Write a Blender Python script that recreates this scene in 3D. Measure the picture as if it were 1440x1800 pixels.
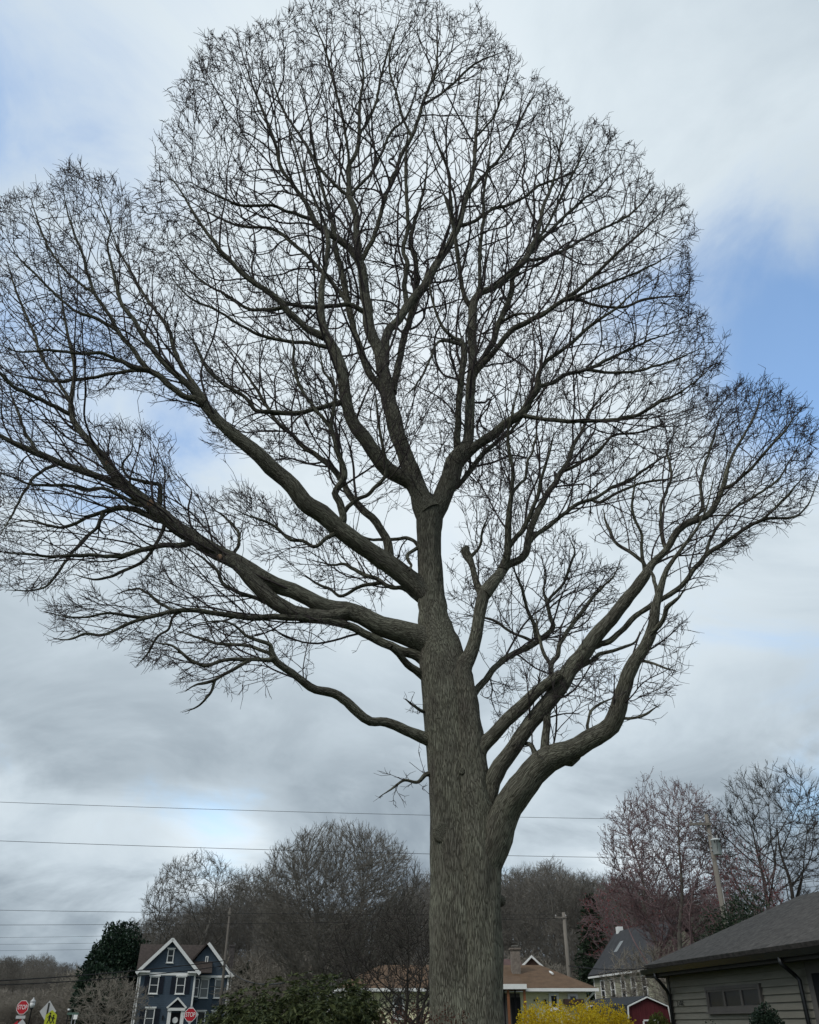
import bpy, math, random
import numpy as np
from mathutils import Vector, Matrix, noise as mnoise

for o in list(bpy.data.objects):
    bpy.data.objects.remove(o, do_unlink=True)
scene = bpy.context.scene
COL = scene.collection
random.seed(11)
RNG = np.random.default_rng(11)
R = math.radians

# ------------------------------------------------------------------ camera
FPX = 1470.0                       # focal length in pixels of the 1440 px wide photograph
PITCH = R(31.5)
CAMZ = 1.6
CP, SP = math.cos(PITCH), math.sin(PITCH)
cam_d = bpy.data.cameras.new('camera')
cam = bpy.data.objects.new('camera', cam_d)
COL.objects.link(cam)
cam.location = (0, 0, CAMZ)
cam.rotation_euler = (R(90) + PITCH, 0, 0)
cam_d.sensor_fit = 'HORIZONTAL'
cam_d.sensor_width = 36.0
cam_d.lens = 36.0 * FPX / 1440.0
cam_d.clip_end = 3000
scene.camera = cam
scene.render.engine = 'CYCLES'
scene.cycles.max_bounces = 5; scene.cycles.diffuse_bounces = 3; scene.cycles.transmission_bounces = 2; scene.cycles.glossy_bounces = 2

def ray(x, y):
    k = (900.0 - y) / FPX
    return ((x - 720.0) / FPX, CP - SP * k, SP + CP * k)
def at(x, y, Y):
    d = ray(x, y); t = Y / d[1]
    return np.array((d[0] * t, Y, CAMZ + d[2] * t))
def at_z(x, y, z):
    d = ray(x, y); t = (z - CAMZ) / d[2]
    return np.array((d[0] * t, d[1] * t, z))
def axial(x, y, Y):
    return Y / ray(x, y)[1]
def gx(x, Y):                      # ground X below a picture column at distance Y (near the horizon)
    return (x - 720.0) * CP * Y / FPX
def topz(y, Y):                    # height of a picture row at distance Y
    return at(720, y, Y)[2]

# ------------------------------------------------------------------ sky and light
SUN_EL, SUN_AZ = R(42), R(-136)    # veiled by cloud, over the camera's left shoulder (azimuth from +Y, clockwise)
world = bpy.data.worlds.new('World'); scene.world = world; world.use_nodes = True
wn, wl = world.node_tree.nodes, world.node_tree.links
wn.clear()
def N(t, **kw):
    n = wn.new(t)
    for k, v in kw.items(): setattr(n, k, v)
    return n
def Mth(op, a, b=None, clamp=False):
    n = wn.new('ShaderNodeMath'); n.operation = op; n.use_clamp = clamp
    for i, v in enumerate((a, b)):
        if v is None: continue
        if isinstance(v, (int, float)): n.inputs[i].default_value = v
        else: wl.new(v, n.inputs[i])
    return n.outputs[0]
def Mix(f, a, b):
    n = wn.new('ShaderNodeMix'); n.data_type = 'RGBA'
    for s, v in ((0, f), (6, a), (7, b)):
        if isinstance(v, (int, float)): n.inputs[s].default_value = v
        elif isinstance(v, tuple): n.inputs[s].default_value = (*v, 1)
        else: wl.new(v, n.inputs[s])
    return n.outputs[2]
def Ramp(v, a, b):                 # smooth 0..1 between a and b
    n = wn.new('ShaderNodeMapRange'); n.interpolation_type = 'SMOOTHSTEP'
    wl.new(v, n.inputs[0]); n.inputs[1].default_value = a; n.inputs[2].default_value = b
    return n.outputs[0]
tc = N('ShaderNodeTexCoord')
sky = N('ShaderNodeTexSky'); sky.sky_type = 'NISHITA'; sky.sun_disc = False
sky.sun_elevation = SUN_EL; sky.sun_rotation = SUN_AZ; sky.air_density = 1.0; sky.dust_density = 1.2; sky.ozone_density = 0.6
DIR = tc.outputs['Generated']
sep = N('ShaderNodeSeparateXYZ'); wl.new(DIR, sep.inputs[0])
zc = Mth('MAXIMUM', sep.outputs[2], 0.0)
den = Mth('ADD', zc, 0.42)
comb = N('ShaderNodeCombineXYZ')
wl.new(Mth('DIVIDE', sep.outputs[0], den), comb.inputs[0])
wl.new(Mth('DIVIDE', sep.outputs[1], den), comb.inputs[1])
def noise(scale, detail, rough, off, dist=0.0, sc=(1, 1, 1)):
    mp = N('ShaderNodeMapping'); mp.inputs['Location'].default_value = off; mp.inputs['Scale'].default_value = sc
    wl.new(comb.outputs[0], mp.inputs[0])
    n = N('ShaderNodeTexNoise'); n.inputs['Scale'].default_value = scale; n.inputs['Detail'].default_value = detail
    n.inputs['Roughness'].default_value = rough; n.inputs['Distortion'].default_value = dist
    wl.new(mp.outputs[0], n.inputs['Vector'])
    return n.outputs[0]
def spot(x, y, rad, stretch=None): # soft disc of sky round the direction in which a gap or a bank of cloud stands
    d = Vector(ray(x, y)).normalized()
    n = N('ShaderNodeVectorMath'); n.operation = 'DISTANCE'
    wl.new(DIR, n.inputs[0]); n.inputs[1].default_value = d
    m = wn.new('ShaderNodeMapRange'); m.interpolation_type = 'SMOOTHSTEP'
    wl.new(n.outputs['Value'], m.inputs[0]); m.inputs[1].default_value = rad; m.inputs[2].default_value = 0.0
    return m.outputs[0]
big = noise(0.9, 5, 0.52, (3.1, 1.7, 0), 0.4)
fine = noise(3.4, 8, 0.58, (7.3, 2.2, 0), 0.5)
# breaks in the cloud where the blue shows
gap = Mth('MULTIPLY', spot(1400, 560, 0.27), 0.40)
gap = Mth('ADD', gap, Mth('MULTIPLY', spot(1460, 640, 0.16), 0.16))
gap = Mth('ADD', gap, Mth('MULTIPLY', spot(330, 830, 0.20), 0.17))
gap = Mth('ADD', gap, Mth('MULTIPLY', spot(60, 560, 0.42), 0.17))
gap = Mth('ADD', gap, Mth('MULTIPLY', spot(20, 90, 0.45), 0.16))
gap = Mth('ADD', gap, Mth('MULTIPLY', spot(1420, 1400, 0.12), 0.24))
gap = Mth('ADD', gap, Mth('MULTIPLY', spot(380, 1470, 0.09), 0.14))
gap = Mth('ADD', gap, Mth('MULTIPLY', Mth('SUBTRACT', fine, 0.5), 1.05))
gap = Mth('ADD', gap, Mth('MULTIPLY', Mth('SUBTRACT', big, 0.5), 0.30))
blue = Mth('MULTIPLY', Ramp(gap, 0.09, 0.50), 0.84)
# cloud brightness: pale overhead, grey banks low down
low = Ramp(sep.outputs[2], 0.48, 0.04)
sd = Vector((math.sin(SUN_AZ) * math.cos(SUN_EL), math.cos(SUN_AZ) * math.cos(SUN_EL), math.sin(SUN_EL)))
dp = N('ShaderNodeVectorMath'); dp.operation = 'DOT_PRODUCT'; wl.new(DIR, dp.inputs[0]); dp.inputs[1].default_value = Vector(ray(640, 430)).normalized()   # where the cloud is thinnest
glow = Mth('POWER', Mth('MAXIMUM', dp.outputs['Value'], 0.0), 9.0)
band = noise(2.1, 7, 0.56, (1.3, 4.9, 0), 0.7, (1, 1.4, 1))
bright = Mth('ADD', 0.60, Mth('MULTIPLY', glow, 0.30))
bright = Mth('ADD', bright, Mth('MULTIPLY', Mth('SUBTRACT', big, 0.5), 0.40))
bright = Mth('SUBTRACT', bright, Mth('MULTIPLY', low, Mth('MULTIPLY', Ramp(band, 0.32, 0.60), 0.50)))
bright = Mth('ADD', bright, Mth('MULTIPLY', spot(400, 1490, 0.10), 0.36))
bright = Mth('ADD', bright, Mth('MULTIPLY', spot(60, 1655, 0.08), 0.22))
bright = Mth('ADD', bright, Mth('MULTIPLY', spot(1130, 1525, 0.10), 0.34))
bright = Mth('ADD', bright, Mth('MULTIPLY', Mth('SUBTRACT', Ramp(fine, 0.36, 0.64), 0.5), 0.15))
bright = Mth('MAXIMUM', Mth('MINIMUM', bright, 1.0), 0.0)
cl = N('ShaderNodeValToRGB'); wl.new(bright, cl.inputs[0])
cr = cl.color_ramp
cr.elements[0].position = 0.0; cr.elements[0].color = (0.20, 0.25, 0.31, 1)
cr.elements[1].position = 1.0; cr.elements[1].color = (0.86, 0.93, 0.98, 1)
e = cr.elements.new(0.30); e.color = (0.36, 0.43, 0.49, 1)
e = cr.elements.new(0.60); e.color = (0.58, 0.67, 0.74, 1)
e = cr.elements.new(0.80); e.color = (0.74, 0.83, 0.89, 1)
CLOUD = N('ShaderNodeVectorMath'); CLOUD.operation = 'SCALE'; CLOUD.inputs['Scale'].default_value = 10.0
wl.new(cl.outputs[0], CLOUD.inputs[0])
SKYB = N('ShaderNodeVectorMath'); SKYB.operation = 'SCALE'; SKYB.inputs['Scale'].default_value = 2.8
tint = N('ShaderNodeVectorMath'); tint.operation = 'MULTIPLY'; tint.inputs[1].default_value = (0.62, 0.86, 1.0)
wl.new(sky.outputs[0], tint.inputs[0]); wl.new(tint.outputs[0], SKYB.inputs[0])
skyc = Mix(blue, CLOUD.outputs[0], SKYB.outputs[0])
bg = N('ShaderNodeBackground'); bg.inputs['Strength'].default_value = 0.1
wl.new(skyc, bg.inputs[0])
wo = N('ShaderNodeOutputWorld'); wl.new(bg.outputs[0], wo.inputs[0])

sun_d = bpy.data.lights.new('sun', 'SUN'); sun_d.energy = 1.35; sun_d.angle = R(20); sun_d.color = (1.0, 0.96, 0.9)
sun = bpy.data.objects.new('sun', sun_d); COL.objects.link(sun)
sun.location = (0, 0, 60)
sun.rotation_euler = (-sd).to_track_quat('-Z', 'Y').to_euler()
vs = scene.view_settings
vs.view_transform = 'Standard'; vs.look = 'None'; vs.gamma = 1.0; vs.exposure = 0.0; vs.use_curve_mapping = False

# ------------------------------------------------------------------ helpers: objects
def link(name, mesh, parent=None, mat=None, label=None, cat=None, group=None, kind=None):
    o = bpy.data.objects.new(name, mesh); COL.objects.link(o)
    if parent is not None: o.parent = parent
    if mat is not None and mesh is not None and not mesh.materials: mesh.materials.append(mat)
    tag(o, label, cat, group, kind)
    return o
def tag(o, label=None, cat=None, group=None, kind=None):
    if label: o['label'] = label
    if cat: o['category'] = cat
    if group: o['group'] = group
    if kind: o['kind'] = kind
    return o
def thing(name, loc, rz=0.0, label=None, cat=None, group=None):
    o = link(name, None, None, None, label, cat, group)
    o.location = tuple(float(v) for v in loc); o.rotation_euler = (0, 0, rz)
    return o
def copy_tree(o, parent=None, label=None, group=None):
    c = o.copy(); COL.objects.link(c); c.parent = parent
    if label: c['label'] = label
    if group: c['group'] = group
    for ch in [x for x in COL.objects if x.parent == o]:
        copy_tree(ch, c)
    return c

class MB:
    """collects vertices and faces of one mesh"""
    def __init__(s): s.v = []; s.f = []
    def add(s, vs, fs):
        n = len(s.v); s.v += [tuple(float(c) for c in p) for p in vs]; s.f += [tuple(i + n for i in f) for f in fs]; return s
    def box(s, x0, x1, y0, y1, z0, z1):
        return s.add([(x0,y0,z0),(x1,y0,z0),(x1,y1,z0),(x0,y1,z0),(x0,y0,z1),(x1,y0,z1),(x1,y1,z1),(x0,y1,z1)],
                     [(0,3,2,1),(4,5,6,7),(0,1,5,4),(1,2,6,5),(2,3,7,6),(3,0,4,7)])
    def prism(s, prof, y0, y1):            # outline in x,z pushed along y
        n = len(prof)
        return s.add([(x, y0, z) for x, z in prof] + [(x, y1, z) for x, z in prof],
                     [tuple(range(n)), tuple(range(2*n-1, n-1, -1))] + [(i, i+n, (i+1) % n + n, (i+1) % n) for i in range(n)])
    def slab(s, quad, t):                  # a quad given thickness along its normal (downwards)
        q = [Vector(p) for p in quad]; nn = (q[1]-q[0]).cross(q[-1]-q[0]).normalized() * t
        n = len(q)
        return s.add(q + [p - nn for p in q],
                     [tuple(range(n)), tuple(range(2*n-1, n-1, -1))] + [(i, i+n, (i+1) % n + n, (i+1) % n) for i in range(n)])
    def bar(s, a, b, w, d, up=(0, 0, 1)):
        a, b = Vector(a), Vector(b); z = (b-a).normalized(); x = Vector(up).cross(z)
        if x.length < 1e-4: x = Vector((1, 0, 0))
        x.normalize(); y = z.cross(x); x = x*w/2; y = y*d/2
        p = [a-x-y, a+x-y, a+x+y, a-x+y, b-x-y, b+x-y, b+x+y, b-x+y]
        return s.add(p, [(0,3,2,1),(4,5,6,7),(0,1,5,4),(1,2,6,5),(2,3,7,6),(3,0,4,7)])
    def tube(s, pts, rad, sides=8, caps=True):
        V, F = tube_arrays(pts, rad, sides)[:2]
        n = len(s.v); s.v += [tuple(p) for p in V.tolist()]; s.f += [tuple(int(i)+n for i in f) for f in F]
        if caps:
            m = len(V); s.f.append(tuple(n + i for i in range(sides))[::-1]); s.f.append(tuple(n + m - sides + i for i in range(sides)))
        return s
    def lathe(s, prof, sides=16, c=(0, 0)):  # profile of (r, z)
        n = len(s.v)
        for r, z in prof:
            for k in range(sides):
                a = 2*math.pi*k/sides; s.v.append((c[0]+r*math.cos(a), c[1]+r*math.sin(a), z))
        for i in range(len(prof)-1):
            for k in range(sides):
                s.f.append((n+i*sides+k, n+i*sides+(k+1) % sides, n+(i+1)*sides+(k+1) % sides, n+(i+1)*sides+k))
        s.f.append(tuple(n+k for k in range(sides))[::-1]); s.f.append(tuple(n+(len(prof)-1)*sides+k for k in range(sides)))
        return s
    def mesh(s, name, smooth=False):
        m = bpy.data.meshes.new(name); m.from_pydata(s.v, [], s.f); m.update()
        if smooth: m.polygons.foreach_set('use_smooth', [True]*len(m.polygons))
        return m
    def build(s, name, mat, parent=None, smooth=False, **kw):
        return link(name, s.mesh(name, smooth), parent, mat, **kw)

def np_mesh(name, V, F, smooth=False):
    """V (n,3), F (m,k) constant k"""
    m = bpy.data.meshes.new(name)
    n, k = len(F), F.shape[1]
    m.vertices.add(len(V)); m.vertices.foreach_set('co', np.asarray(V, np.float32).ravel())
    m.loops.add(n*k); m.loops.foreach_set('vertex_index', np.asarray(F, np.int32).ravel())
    m.polygons.add(n)
    m.polygons.foreach_set('loop_start', np.arange(0, n*k, k, dtype=np.int32))
    if smooth: m.polygons.foreach_set('use_smooth', np.ones(n, bool))
    m.update(calc_edges=True)
    return m

def tube_arrays(pts, rad, sides, wob=0.0, seed=0):
    pts = np.asarray(pts, float); n = len(pts)
    rad = np.full(n, rad, float) if np.isscalar(rad) else np.asarray(rad, float)
    T = np.gradient(pts, axis=0); T /= np.linalg.norm(T, axis=1)[:, None] + 1e-9
    ref = np.array((0., 0, 1)) if abs(T[0][2]) < 0.9 else np.array((1., 0, 0))
    u = np.cross(T[0], ref); u /= np.linalg.norm(u)
    L = np.concatenate([[0], np.cumsum(np.linalg.norm(np.diff(pts, axis=0), axis=1))])
    a = np.arange(sides) * 2*math.pi/sides
    V = np.empty((n, sides, 3)); B = np.empty((n, sides, 3))
    for i in range(n):
        u = u - T[i]*np.dot(u, T[i]); u /= np.linalg.norm(u) + 1e-9
        w = np.cross(T[i], u)
        rr = np.full(sides, rad[i])
        if wob:
            for k in range(sides):
                p = Vector((math.cos(a[k])*1.3, math.sin(a[k])*1.3, L[i]/max(rad[i], .02)*0.30 + seed*7.3))
                rr[k] *= 1 + wob*mnoise.fractal(p, 0.7, 2.0, 3)
        V[i] = pts[i] + (np.cos(a)*rr)[:, None]*u + (np.sin(a)*rr)[:, None]*w
        B[i, :, 0] = np.cos(a)*rad[i]; B[i, :, 1] = np.sin(a)*rad[i]; B[i, :, 2] = L[i] + seed*3.1
    k = np.arange(sides); F = []
    for i in range(n-1):
        b = i*sides
        F.append(np.stack([b+k, b+(k+1) % sides, b+sides+(k+1) % sides, b+sides+k], 1))
    return V.reshape(-1, 3), np.concatenate(F), B.reshape(-1, 3)

def spline(p, step):
    """Catmull-Rom through rows of p, resampled about every `step` of the first three columns"""
    p = np.asarray(p, float); out = []
    q = np.vstack([2*p[0]-p[1], p, 2*p[-1]-p[-2]])
    for i in range(1, len(q)-2):
        d = np.linalg.norm(q[i+1][:3]-q[i][:3]); m = max(1, int(round(d/step)))
        for j in range(m):
            t = j/m
            out.append(0.5*((2*q[i]) + (-q[i-1]+q[i+1])*t + (2*q[i-1]-5*q[i]+4*q[i+1]-q[i+2])*t*t + (-q[i-1]+3*q[i]-3*q[i+1]+q[i+2])*t**3))
    out.append(p[-1])
    return np.array(out)

def prisms(A, Bp, ra, rb, sides=3):
    """one tapered prism for every edge A->B: vertices and quad faces"""
    d = Bp - A; L = np.linalg.norm(d, axis=1)[:, None] + 1e-9; d = d/L
    ref = np.where(np.abs(d[:, 2:3]) < 0.9, np.array([[0., 0, 1]]), np.array([[1., 0, 0]]))
    u = np.cross(d, ref); u /= np.linalg.norm(u, axis=1)[:, None] + 1e-9; w = np.cross(d, u)
    n = len(A); V = np.empty((n, 2*sides, 3))
    for k in range(sides):
        a = 2*math.pi*k/sides; o = math.cos(a)*u + math.sin(a)*w
        V[:, k] = A + o*ra[:, None]; V[:, sides+k] = Bp + o*rb[:, None]
    k = np.arange(sides); q = np.stack([k, (k+1) % sides, sides+(k+1) % sides, sides+k], 1)
    F = (np.arange(n)*2*sides)[:, None, None] + q[None]
    return V.reshape(-1, 3), F.reshape(-1, 4)

# ------------------------------------------------------------------ helpers: materials
def material(name, col, rough=0.85, var=0.25, scale=3.0, bump=0.0, bscale=30.0, spec=0.25, metal=0.0, col2=None, stretch=(1, 1, 1), objvar=0.0):
    m = bpy.data.materials.new(name); m.use_nodes = True
    nt = m.node_tree; b = nt.nodes['Principled BSDF']
    b.inputs['Roughness'].default_value = rough; b.inputs['Metallic'].default_value = metal
    b.inputs['Specular IOR Level'].default_value = spec
    t = nt.nodes.new('ShaderNodeTexCoord'); mp = nt.nodes.new('ShaderNodeMapping'); mp.inputs['Scale'].default_value = stretch
    nt.links.new(t.outputs['Object'], mp.inputs[0])
    n = nt.nodes.new('ShaderNodeTexNoise'); n.inputs['Scale'].default_value = scale; n.inputs['Detail'].default_value = 6; n.inputs['Roughness'].default_value = 0.62
    nt.links.new(mp.outputs[0], n.inputs['Vector'])
    r = nt.nodes.new('ShaderNodeValToRGB'); nt.links.new(n.outputs[0], r.inputs[0])
    c2 = col2 if col2 else tuple(c*(1+var) for c in col)
    c1 = tuple(c*(1-var) for c in col) if not col2 else col
    r.color_ramp.elements[0].position = 0.32; r.color_ramp.elements[0].color = (*c1, 1)
    r.color_ramp.elements[1].position = 0.68; r.color_ramp.elements[1].color = (*c2, 1)
    out = r.outputs[0]
    if objvar:
        oi = nt.nodes.new('ShaderNodeObjectInfo'); hs = nt.nodes.new('ShaderNodeHueSaturation')
        mr = nt.nodes.new('ShaderNodeMapRange'); nt.links.new(oi.outputs['Random'], mr.inputs[0])
        mr.inputs[3].default_value = 1-objvar; mr.inputs[4].default_value = 1+objvar
        nt.links.new(mr.outputs[0], hs.inputs['Value']); nt.links.new(out, hs.inputs['Color']); out = hs.outputs[0]
    nt.links.new(out, b.inputs['Base Color'])
    if bump:
        n2 = nt.nodes.new('ShaderNodeTexNoise'); n2.inputs['Scale'].default_value = bscale; n2.inputs['Detail'].default_value = 5
        nt.links.new(mp.outputs[0], n2.inputs['Vector'])
        bp = nt.nodes.new('ShaderNodeBump'); bp.inputs['Strength'].default_value = bump; bp.inputs['Distance'].default_value = 0.02
        nt.links.new(n2.outputs[0], bp.inputs['Height']); nt.links.new(bp.outputs[0], b.inputs['Normal'])
    return m

def leaf_material(name, c1, c2, rough=0.5, trans=0.25, scale=1.5, fscale=14.0):
    m = bpy.data.materials.new(name); m.use_nodes = True
    nt = m.node_tree; b = nt.nodes['Principled BSDF']; b.inputs['Roughness'].default_value = rough
    b.inputs['Specular IOR Level'].default_value = 0.2
    g = nt.nodes.new('ShaderNodeNewGeometry'); r = nt.nodes.new('ShaderNodeValToRGB')
    nt.links.new(g.outputs['Random Per Island'], r.inputs[0])
    r.color_ramp.elements[0].color = (*c1, 1); r.color_ramp.elements[1].color = (*c2, 1)
    nt.links.new(r.outputs[0], b.inputs['Base Color'])
    if trans:
        tr = nt.nodes.new('ShaderNodeBsdfTranslucent'); nt.links.new(r.outputs[0], tr.inputs[0])
        mx = nt.nodes.new('ShaderNodeMixShader'); mx.inputs[0].default_value = trans
        nt.links.new(b.outputs[0], mx.inputs[1]); nt.links.new(tr.outputs[0], mx.inputs[2])
        nt.links.new(mx.outputs[0], nt.nodes['Material Output'].inputs[0])
    return m

def bark_material(name, dark, mid, light, scale=20.0, zs=0.10, bump=1.0, dist=0.03, attr='bark'):
    m = bpy.data.materials.new(name); m.use_nodes = True
    nt = m.node_tree; b = nt.nodes['Principled BSDF']; b.inputs['Roughness'].default_value = 0.95; b.inputs['Specular IOR Level'].default_value = 0.1
    t = nt.nodes.new('ShaderNodeAttribute'); t.attribute_name = attr
    def mapped(sc):
        mp = nt.nodes.new('ShaderNodeMapping'); mp.inputs['Scale'].default_value = sc
        nt.links.new(t.outputs['Vector'], mp.inputs[0]); return mp.outputs[0]
    wn_ = nt.nodes.new('ShaderNodeTexNoise'); wn_.inputs['Scale'].default_value = 5.0; wn_.inputs['Detail'].default_value = 3
    nt.links.new(mapped((1, 1, .5)), wn_.inputs['Vector'])
    base = mapped((1, 1, zs))
    ad = nt.nodes.new('ShaderNodeVectorMath'); ad.operation = 'MULTIPLY_ADD'
    nt.links.new(wn_.outputs['Color'], ad.inputs[0]); ad.inputs[1].default_value = (0.05, 0.05, 0.02); nt.links.new(base, ad.inputs[2])
    v = nt.nodes.new('ShaderNodeTexVoronoi'); v.feature = 'DISTANCE_TO_EDGE'; v.inputs['Scale'].default_value = scale
    nt.links.new(ad.outputs[0], v.inputs['Vector'])
    n = nt.nodes.new('ShaderNodeTexNoise'); n.inputs['Scale'].default_value = scale*1.6; n.inputs['Detail'].default_value = 6; n.inputs['Roughness'].default_value = 0.7
    nt.links.new(ad.outputs[0], n.inputs['Vector'])
    mr = nt.nodes.new('ShaderNodeMapRange'); mr.inputs[2].default_value = 0.22; nt.links.new(v.outputs['Distance'], mr.inputs[0])
    mul = nt.nodes.new('ShaderNodeMath'); mul.operation = 'MULTIPLY_ADD'
    nt.links.new(n.outputs[0], mul.inputs[0]); mul.inputs[1].default_value = 0.9
    sb = nt.nodes.new('ShaderNodeMath'); sb.operation = 'MULTIPLY_ADD'; nt.links.new(mr.outputs[0], sb.inputs[0]); sb.inputs[1].default_value = 0.65; sb.inputs[2].default_value = -0.22
    nt.links.new(sb.outputs[0], mul.inputs[2])
    r = nt.nodes.new('ShaderNodeValToRGB'); nt.links.new(mul.outputs[0], r.inputs[0])
    r.color_ramp.elements[0].position = 0.2; r.color_ramp.elements[0].color = (*dark, 1)
    r.color_ramp.elements[1].position = 0.9; r.color_ramp.elements[1].color = (*light, 1)
    e = r.color_ramp.elements.new(0.52); e.color = (*mid, 1)
    big = nt.nodes.new('ShaderNodeTexNoise'); big.inputs['Scale'].default_value = 1.7; big.inputs['Detail'].default_value = 7; big.inputs['Roughness'].default_value = 0.65
    nt.links.new(mapped((1, 1, .6)), big.inputs['Vector'])
    mx = nt.nodes.new('ShaderNodeMix'); mx.data_type = 'RGBA'; mx.blend_type = 'MULTIPLY'; mx.inputs[0].default_value = 1.0
    r2 = nt.nodes.new('ShaderNodeValToRGB'); nt.links.new(big.outputs[0], r2.inputs[0])
    r2.color_ramp.elements[0].position = 0.34; r2.color_ramp.elements[0].color = (0.60, 0.575, 0.56, 1)
    r2.color_ramp.elements[1].position = 0.66; r2.color_ramp.elements[1].color = (1.06, 1.10, 0.99, 1)
    nt.links.new(r.outputs[0], mx.inputs[6]); nt.links.new(r2.outputs[0], mx.inputs[7])
    nt.links.new(mx.outputs[2], b.inputs['Base Color'])
    bp = nt.nodes.new('ShaderNodeBump'); bp.inputs['Strength'].default_value = bump; bp.inputs['Distance'].default_value = dist
    nt.links.new(mul.outputs[0], bp.inputs['Height']); nt.links.new(bp.outputs[0], b.inputs['Normal'])
    return m

def glass(name, col=(0.02, 0.025, 0.03), rough=0.06):
    m = bpy.data.materials.new(name); m.use_nodes = True
    b = m.node_tree.nodes['Principled BSDF']; b.inputs['Base Color'].default_value = (*col, 1)
    b.inputs['Roughness'].default_value = rough; b.inputs['Specular IOR Level'].default_value = 0.5
    return m
# ------------------------------------------------------------------ materials
M = {}
M['grass'] = material('lawn', (0.035, 0.05, 0.018), 0.95, 0.35, 0.6, 0.6, 40)
M['litter'] = material('leaf_litter', (0.085, 0.068, 0.05), 0.95, 0.4, 0.5, 0.6, 20)
M['asphalt'] = material('asphalt', (0.05, 0.05, 0.052), 0.9, 0.2, 2.0, 0.3, 120)
M['paint'] = material('road_paint', (0.55, 0.40, 0.08), 0.8, 0.2, 4)
M['concrete'] = material('concrete', (0.32, 0.31, 0.29), 0.9, 0.15, 2.0, 0.2, 60)
M['white'] = material('white_paint', (0.78, 0.78, 0.76), 0.6, 0.06, 3.0)
M['bark'] = bark_material('oak_bark', (0.062, 0.057, 0.048), (0.182, 0.171, 0.145), (0.30, 0.287, 0.246), 74.0, 0.06, 1.0, 0.020)
M['limb_bark'] = bark_material('oak_limb_bark', (0.036, 0.034, 0.029), (0.098, 0.093, 0.077), (0.175, 0.17, 0.142), 36.0, 0.16, 0.7, 0.014)
M['twig'] = material('oak_twig', (0.056, 0.045, 0.045), 0.9, 0.25, 2.0)

# ------------------------------------------------------------------ ground
def sm(a, b, v):
    t = min(1.0, max(0.0, (v-a)/(b-a))); return t*t*(3-2*t)
def ground_z(x, y):
    return 5.0*sm(100, 175, y) + 15.0*sm(230, 420, y)
def grid_sheet(xs, ys, zoff=0.0, f=ground_z):
    V = [(x, y, f(x, y)+zoff) for y in ys for x in xs]; n = len(xs)
    F = [(j*n+i, j*n+i+1, (j+1)*n+i+1, (j+1)*n+i) for j in range(len(ys)-1) for i in range(n-1)]
    return MB().add(V, F)
xs = [-2500, -900, -420] + list(range(-300, 301, 12)) + [420, 900, 2500]
ys = [-300, -60, -20, -5] + [i*4.0 for i in range(0, 24)] + list(range(96, 440, 8)) + [700, 1200, 2400]
grid_sheet(xs, ys).build('ground', M['grass'], None, True, kind='structure')
grid_sheet(list(range(-300, 301, 10)), list(range(118, 430, 6)), 0.02).build('woodland_floor', M['litter'], None, True, kind='structure')
rd = MB().add([(-260, 66, .024), (260, 66, .024), (260, 73, .024), (-260, 73, .024)], [(0, 1, 2, 3)])
rd.build('road', M['asphalt'], kind='structure')
rp = MB()
for i in (-0.12, 0.08): rp.add([(-260, 69.5+i, .030), (260, 69.5+i, .030), (260, 69.6+i, .030), (-260, 69.6+i, .030)], [(0, 1, 2, 3)])
rp.build('road_marking', M['paint'], kind='structure')
kb = MB()
for y0 in (65.7, 73.0): kb.box(-260, 260, y0, y0+.28, 0, .13)
kb.build('kerb', M['concrete'], kind='structure')
MB().box(-260, 260, 63.2, 64.7, -.1, .05).build('pavement', M['concrete'], kind='structure')
# ------------------------------------------------------------------ the big oak
OY = 13.0                                     # distance of the trunk
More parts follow.
